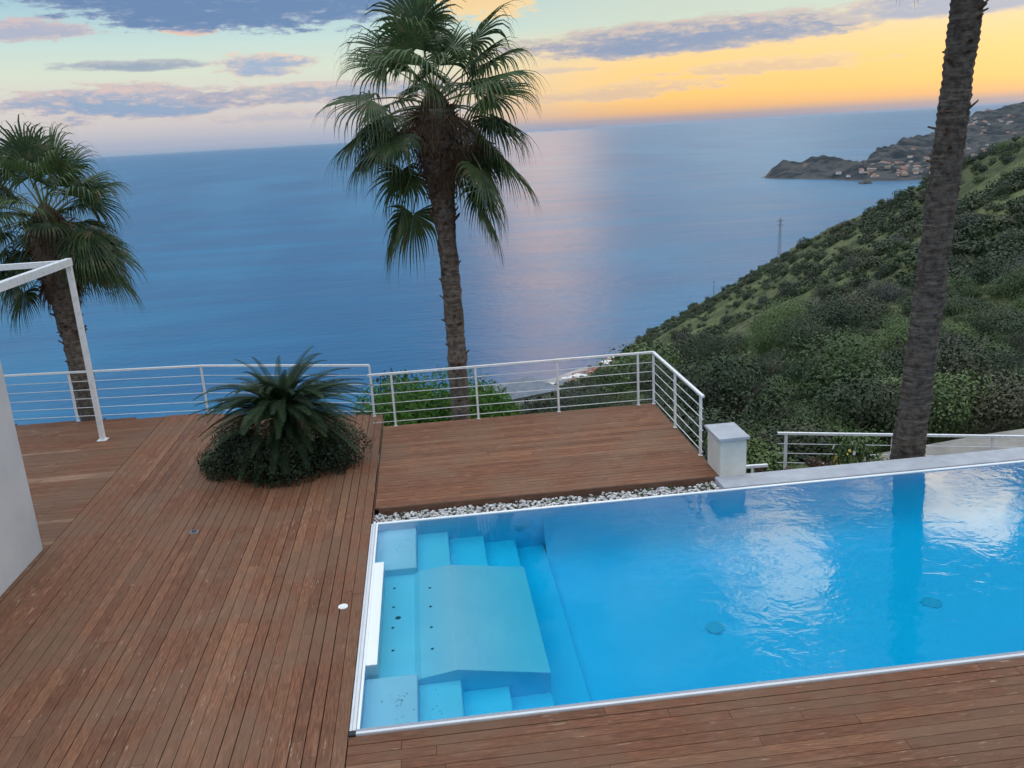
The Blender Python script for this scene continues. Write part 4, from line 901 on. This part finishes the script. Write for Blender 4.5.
# ------------------------------------------------------------------ the headland with its town
HA = [20.5, 21.9, 22.3, 23.0, 23.6, 24.0, 24.6, 25.2, 25.8, 26.5, 27.2, 27.7, 28.2, 29.4, 31.3, 33.2, 35.0, 36.5, 38, 42, 48]
HE = [-3.75, -3.5, -3.0, -2.45, -2.55, -2.68, -2.35, -2.28, -2.5, -2.78, -2.85, -2.7, -2.15, -1.72, -1.35, -.42, -.05, .35, .9, 1.2, 1.3]
HD0 = [3600, 3600, 3560, 3520, 3500, 3480, 3460, 3430, 3400, 3350, 3300, 3280, 3260, 3230, 3250, 3250, 3250, 3250, 3200, 3100, 3000]
HD1 = [3700, 3720, 3760, 3800, 3760, 3740, 3760, 3760, 3720, 3650, 3560, 3700, 3900, 4200, 4700, 5200, 5600, 5900, 6000, 6000, 6000]
def hland(a, d, rough=True):
    d0, d1, e1 = itp(a, HA, HD0), itp(a, HA, HD1), itp(a, HA, HE); z1 = CAM_Z + d1 * math.tan(R(e1))
    if d < d0: z = -220 - (d0 - d) * .3
    elif d < d1: t_ = (d - d0) / (d1 - d0); z = -219 + (z1 + 219) * (t_ ** .62 if a < 27.6 else (.35 * t_ ** .4 + .65 * t_ ** 1.5))
    else: z = z1 - (d - d1) * (.5 if a < 27.6 else .25)
    if rough and d > d0:
        x, y = azd(a, d); k = min(1, (d - d0) / 150); z += k * (noise.noise((x / 130, y / 130, 1)) * 14 + noise.noise((x / 45, y / 45, 5)) * 13 + noise.noise((x / 400, y / 400, 9)) * (30 if d < d1 * .93 and a > 28 else 3))
    return z
azs = np.concatenate([np.linspace(20.5, 38, 300), np.linspace(38.2, 48, 20)]); dd = np.concatenate([np.linspace(3100, 4000, 90), np.linspace(4015, 6600, 120)]); V = []
for a in azs:
    for d in dd: x, y = azd(a, d); V.append((x, y, hland(a, d)))
n = len(dd); F = [(i * n + j, (i + 1) * n + j, (i + 1) * n + j + 1, i * n + j + 1) for i in range(len(azs) - 1) for j in range(n - 1)]
tag(mesh('headland', V, F, M['headland'], None, True), 'distant rocky headland with wooded hills', kind='structure')
random.seed(40); zones = [(27.4, 31.5, .03, .40, 90), (29.5, 34, .2, .75, 60), (33, 38, .45, .97, 90), (25.5, 28, .05, .3, 14)]
HB = [gable(22, 30, 11, 3, M['wall_white'], M['roof_red'], 5), gable(24, 34, 14, .3, M['wall_ochre'], M['wall_white'], 6), gable(20, 28, 11, 3, M['wall_pink'], M['roof_red'], 5)]
nb_ = ['white town building with red roof', 'ochre flat roofed town building', 'pink town building with red roof']
for (a0, a1, t0, t1, cn) in zones:
    for i in range(cn):
        a = random.uniform(a0, a1); t_ = random.uniform(t0, t1); d0, d1 = itp(a, HA, HD0), itp(a, HA, HD1); d = d0 + (d1 - d0) * t_; x, y = azd(a, d); k = random.choice([0, 0, 1, 2])
        if noise.noise((a * 1.7, t_ * 6, 4)) < -.02: continue
        o = bpy.data.objects.new('town_building', HB[k]); COL.objects.link(o); o.location = (x, y, hland(a, d) + 1); o.rotation_euler = (0, 0, random.uniform(0, 3)); sc = random.uniform(.32, .62); o.scale = (sc, sc, sc)
        tag(o, nb_[k] + ' on the far headland', 'building', 'town buildings on the headland, ' + nb_[k])
x, y = azd(27.7, 3150); rockm('rock_islet', x, y, -220, 26, 16, 9, 'small dark rock islet in the sea before the headland', 3, 'headland')

# ------------------------------------------------------------------ the evening air
m = bpy.data.materials.new('haze'); m.use_nodes = True; nt = m.node_tree; nt.nodes.clear()
out = nt.nodes.new('ShaderNodeOutputMaterial'); v = nt.nodes.new('ShaderNodeVolumePrincipled'); v.inputs['Density'].default_value = 4e-6; v.inputs['Color'].default_value = (.66, .78, .95, 1)
nt.links.new(v.outputs[0], out.inputs['Volume'])
tag(box('haze', (-360000, 360000, -3500, 360000, -224, 200), m), 'thin evening haze over the sea', kind='stuff')
cy.volume_bounces = 0
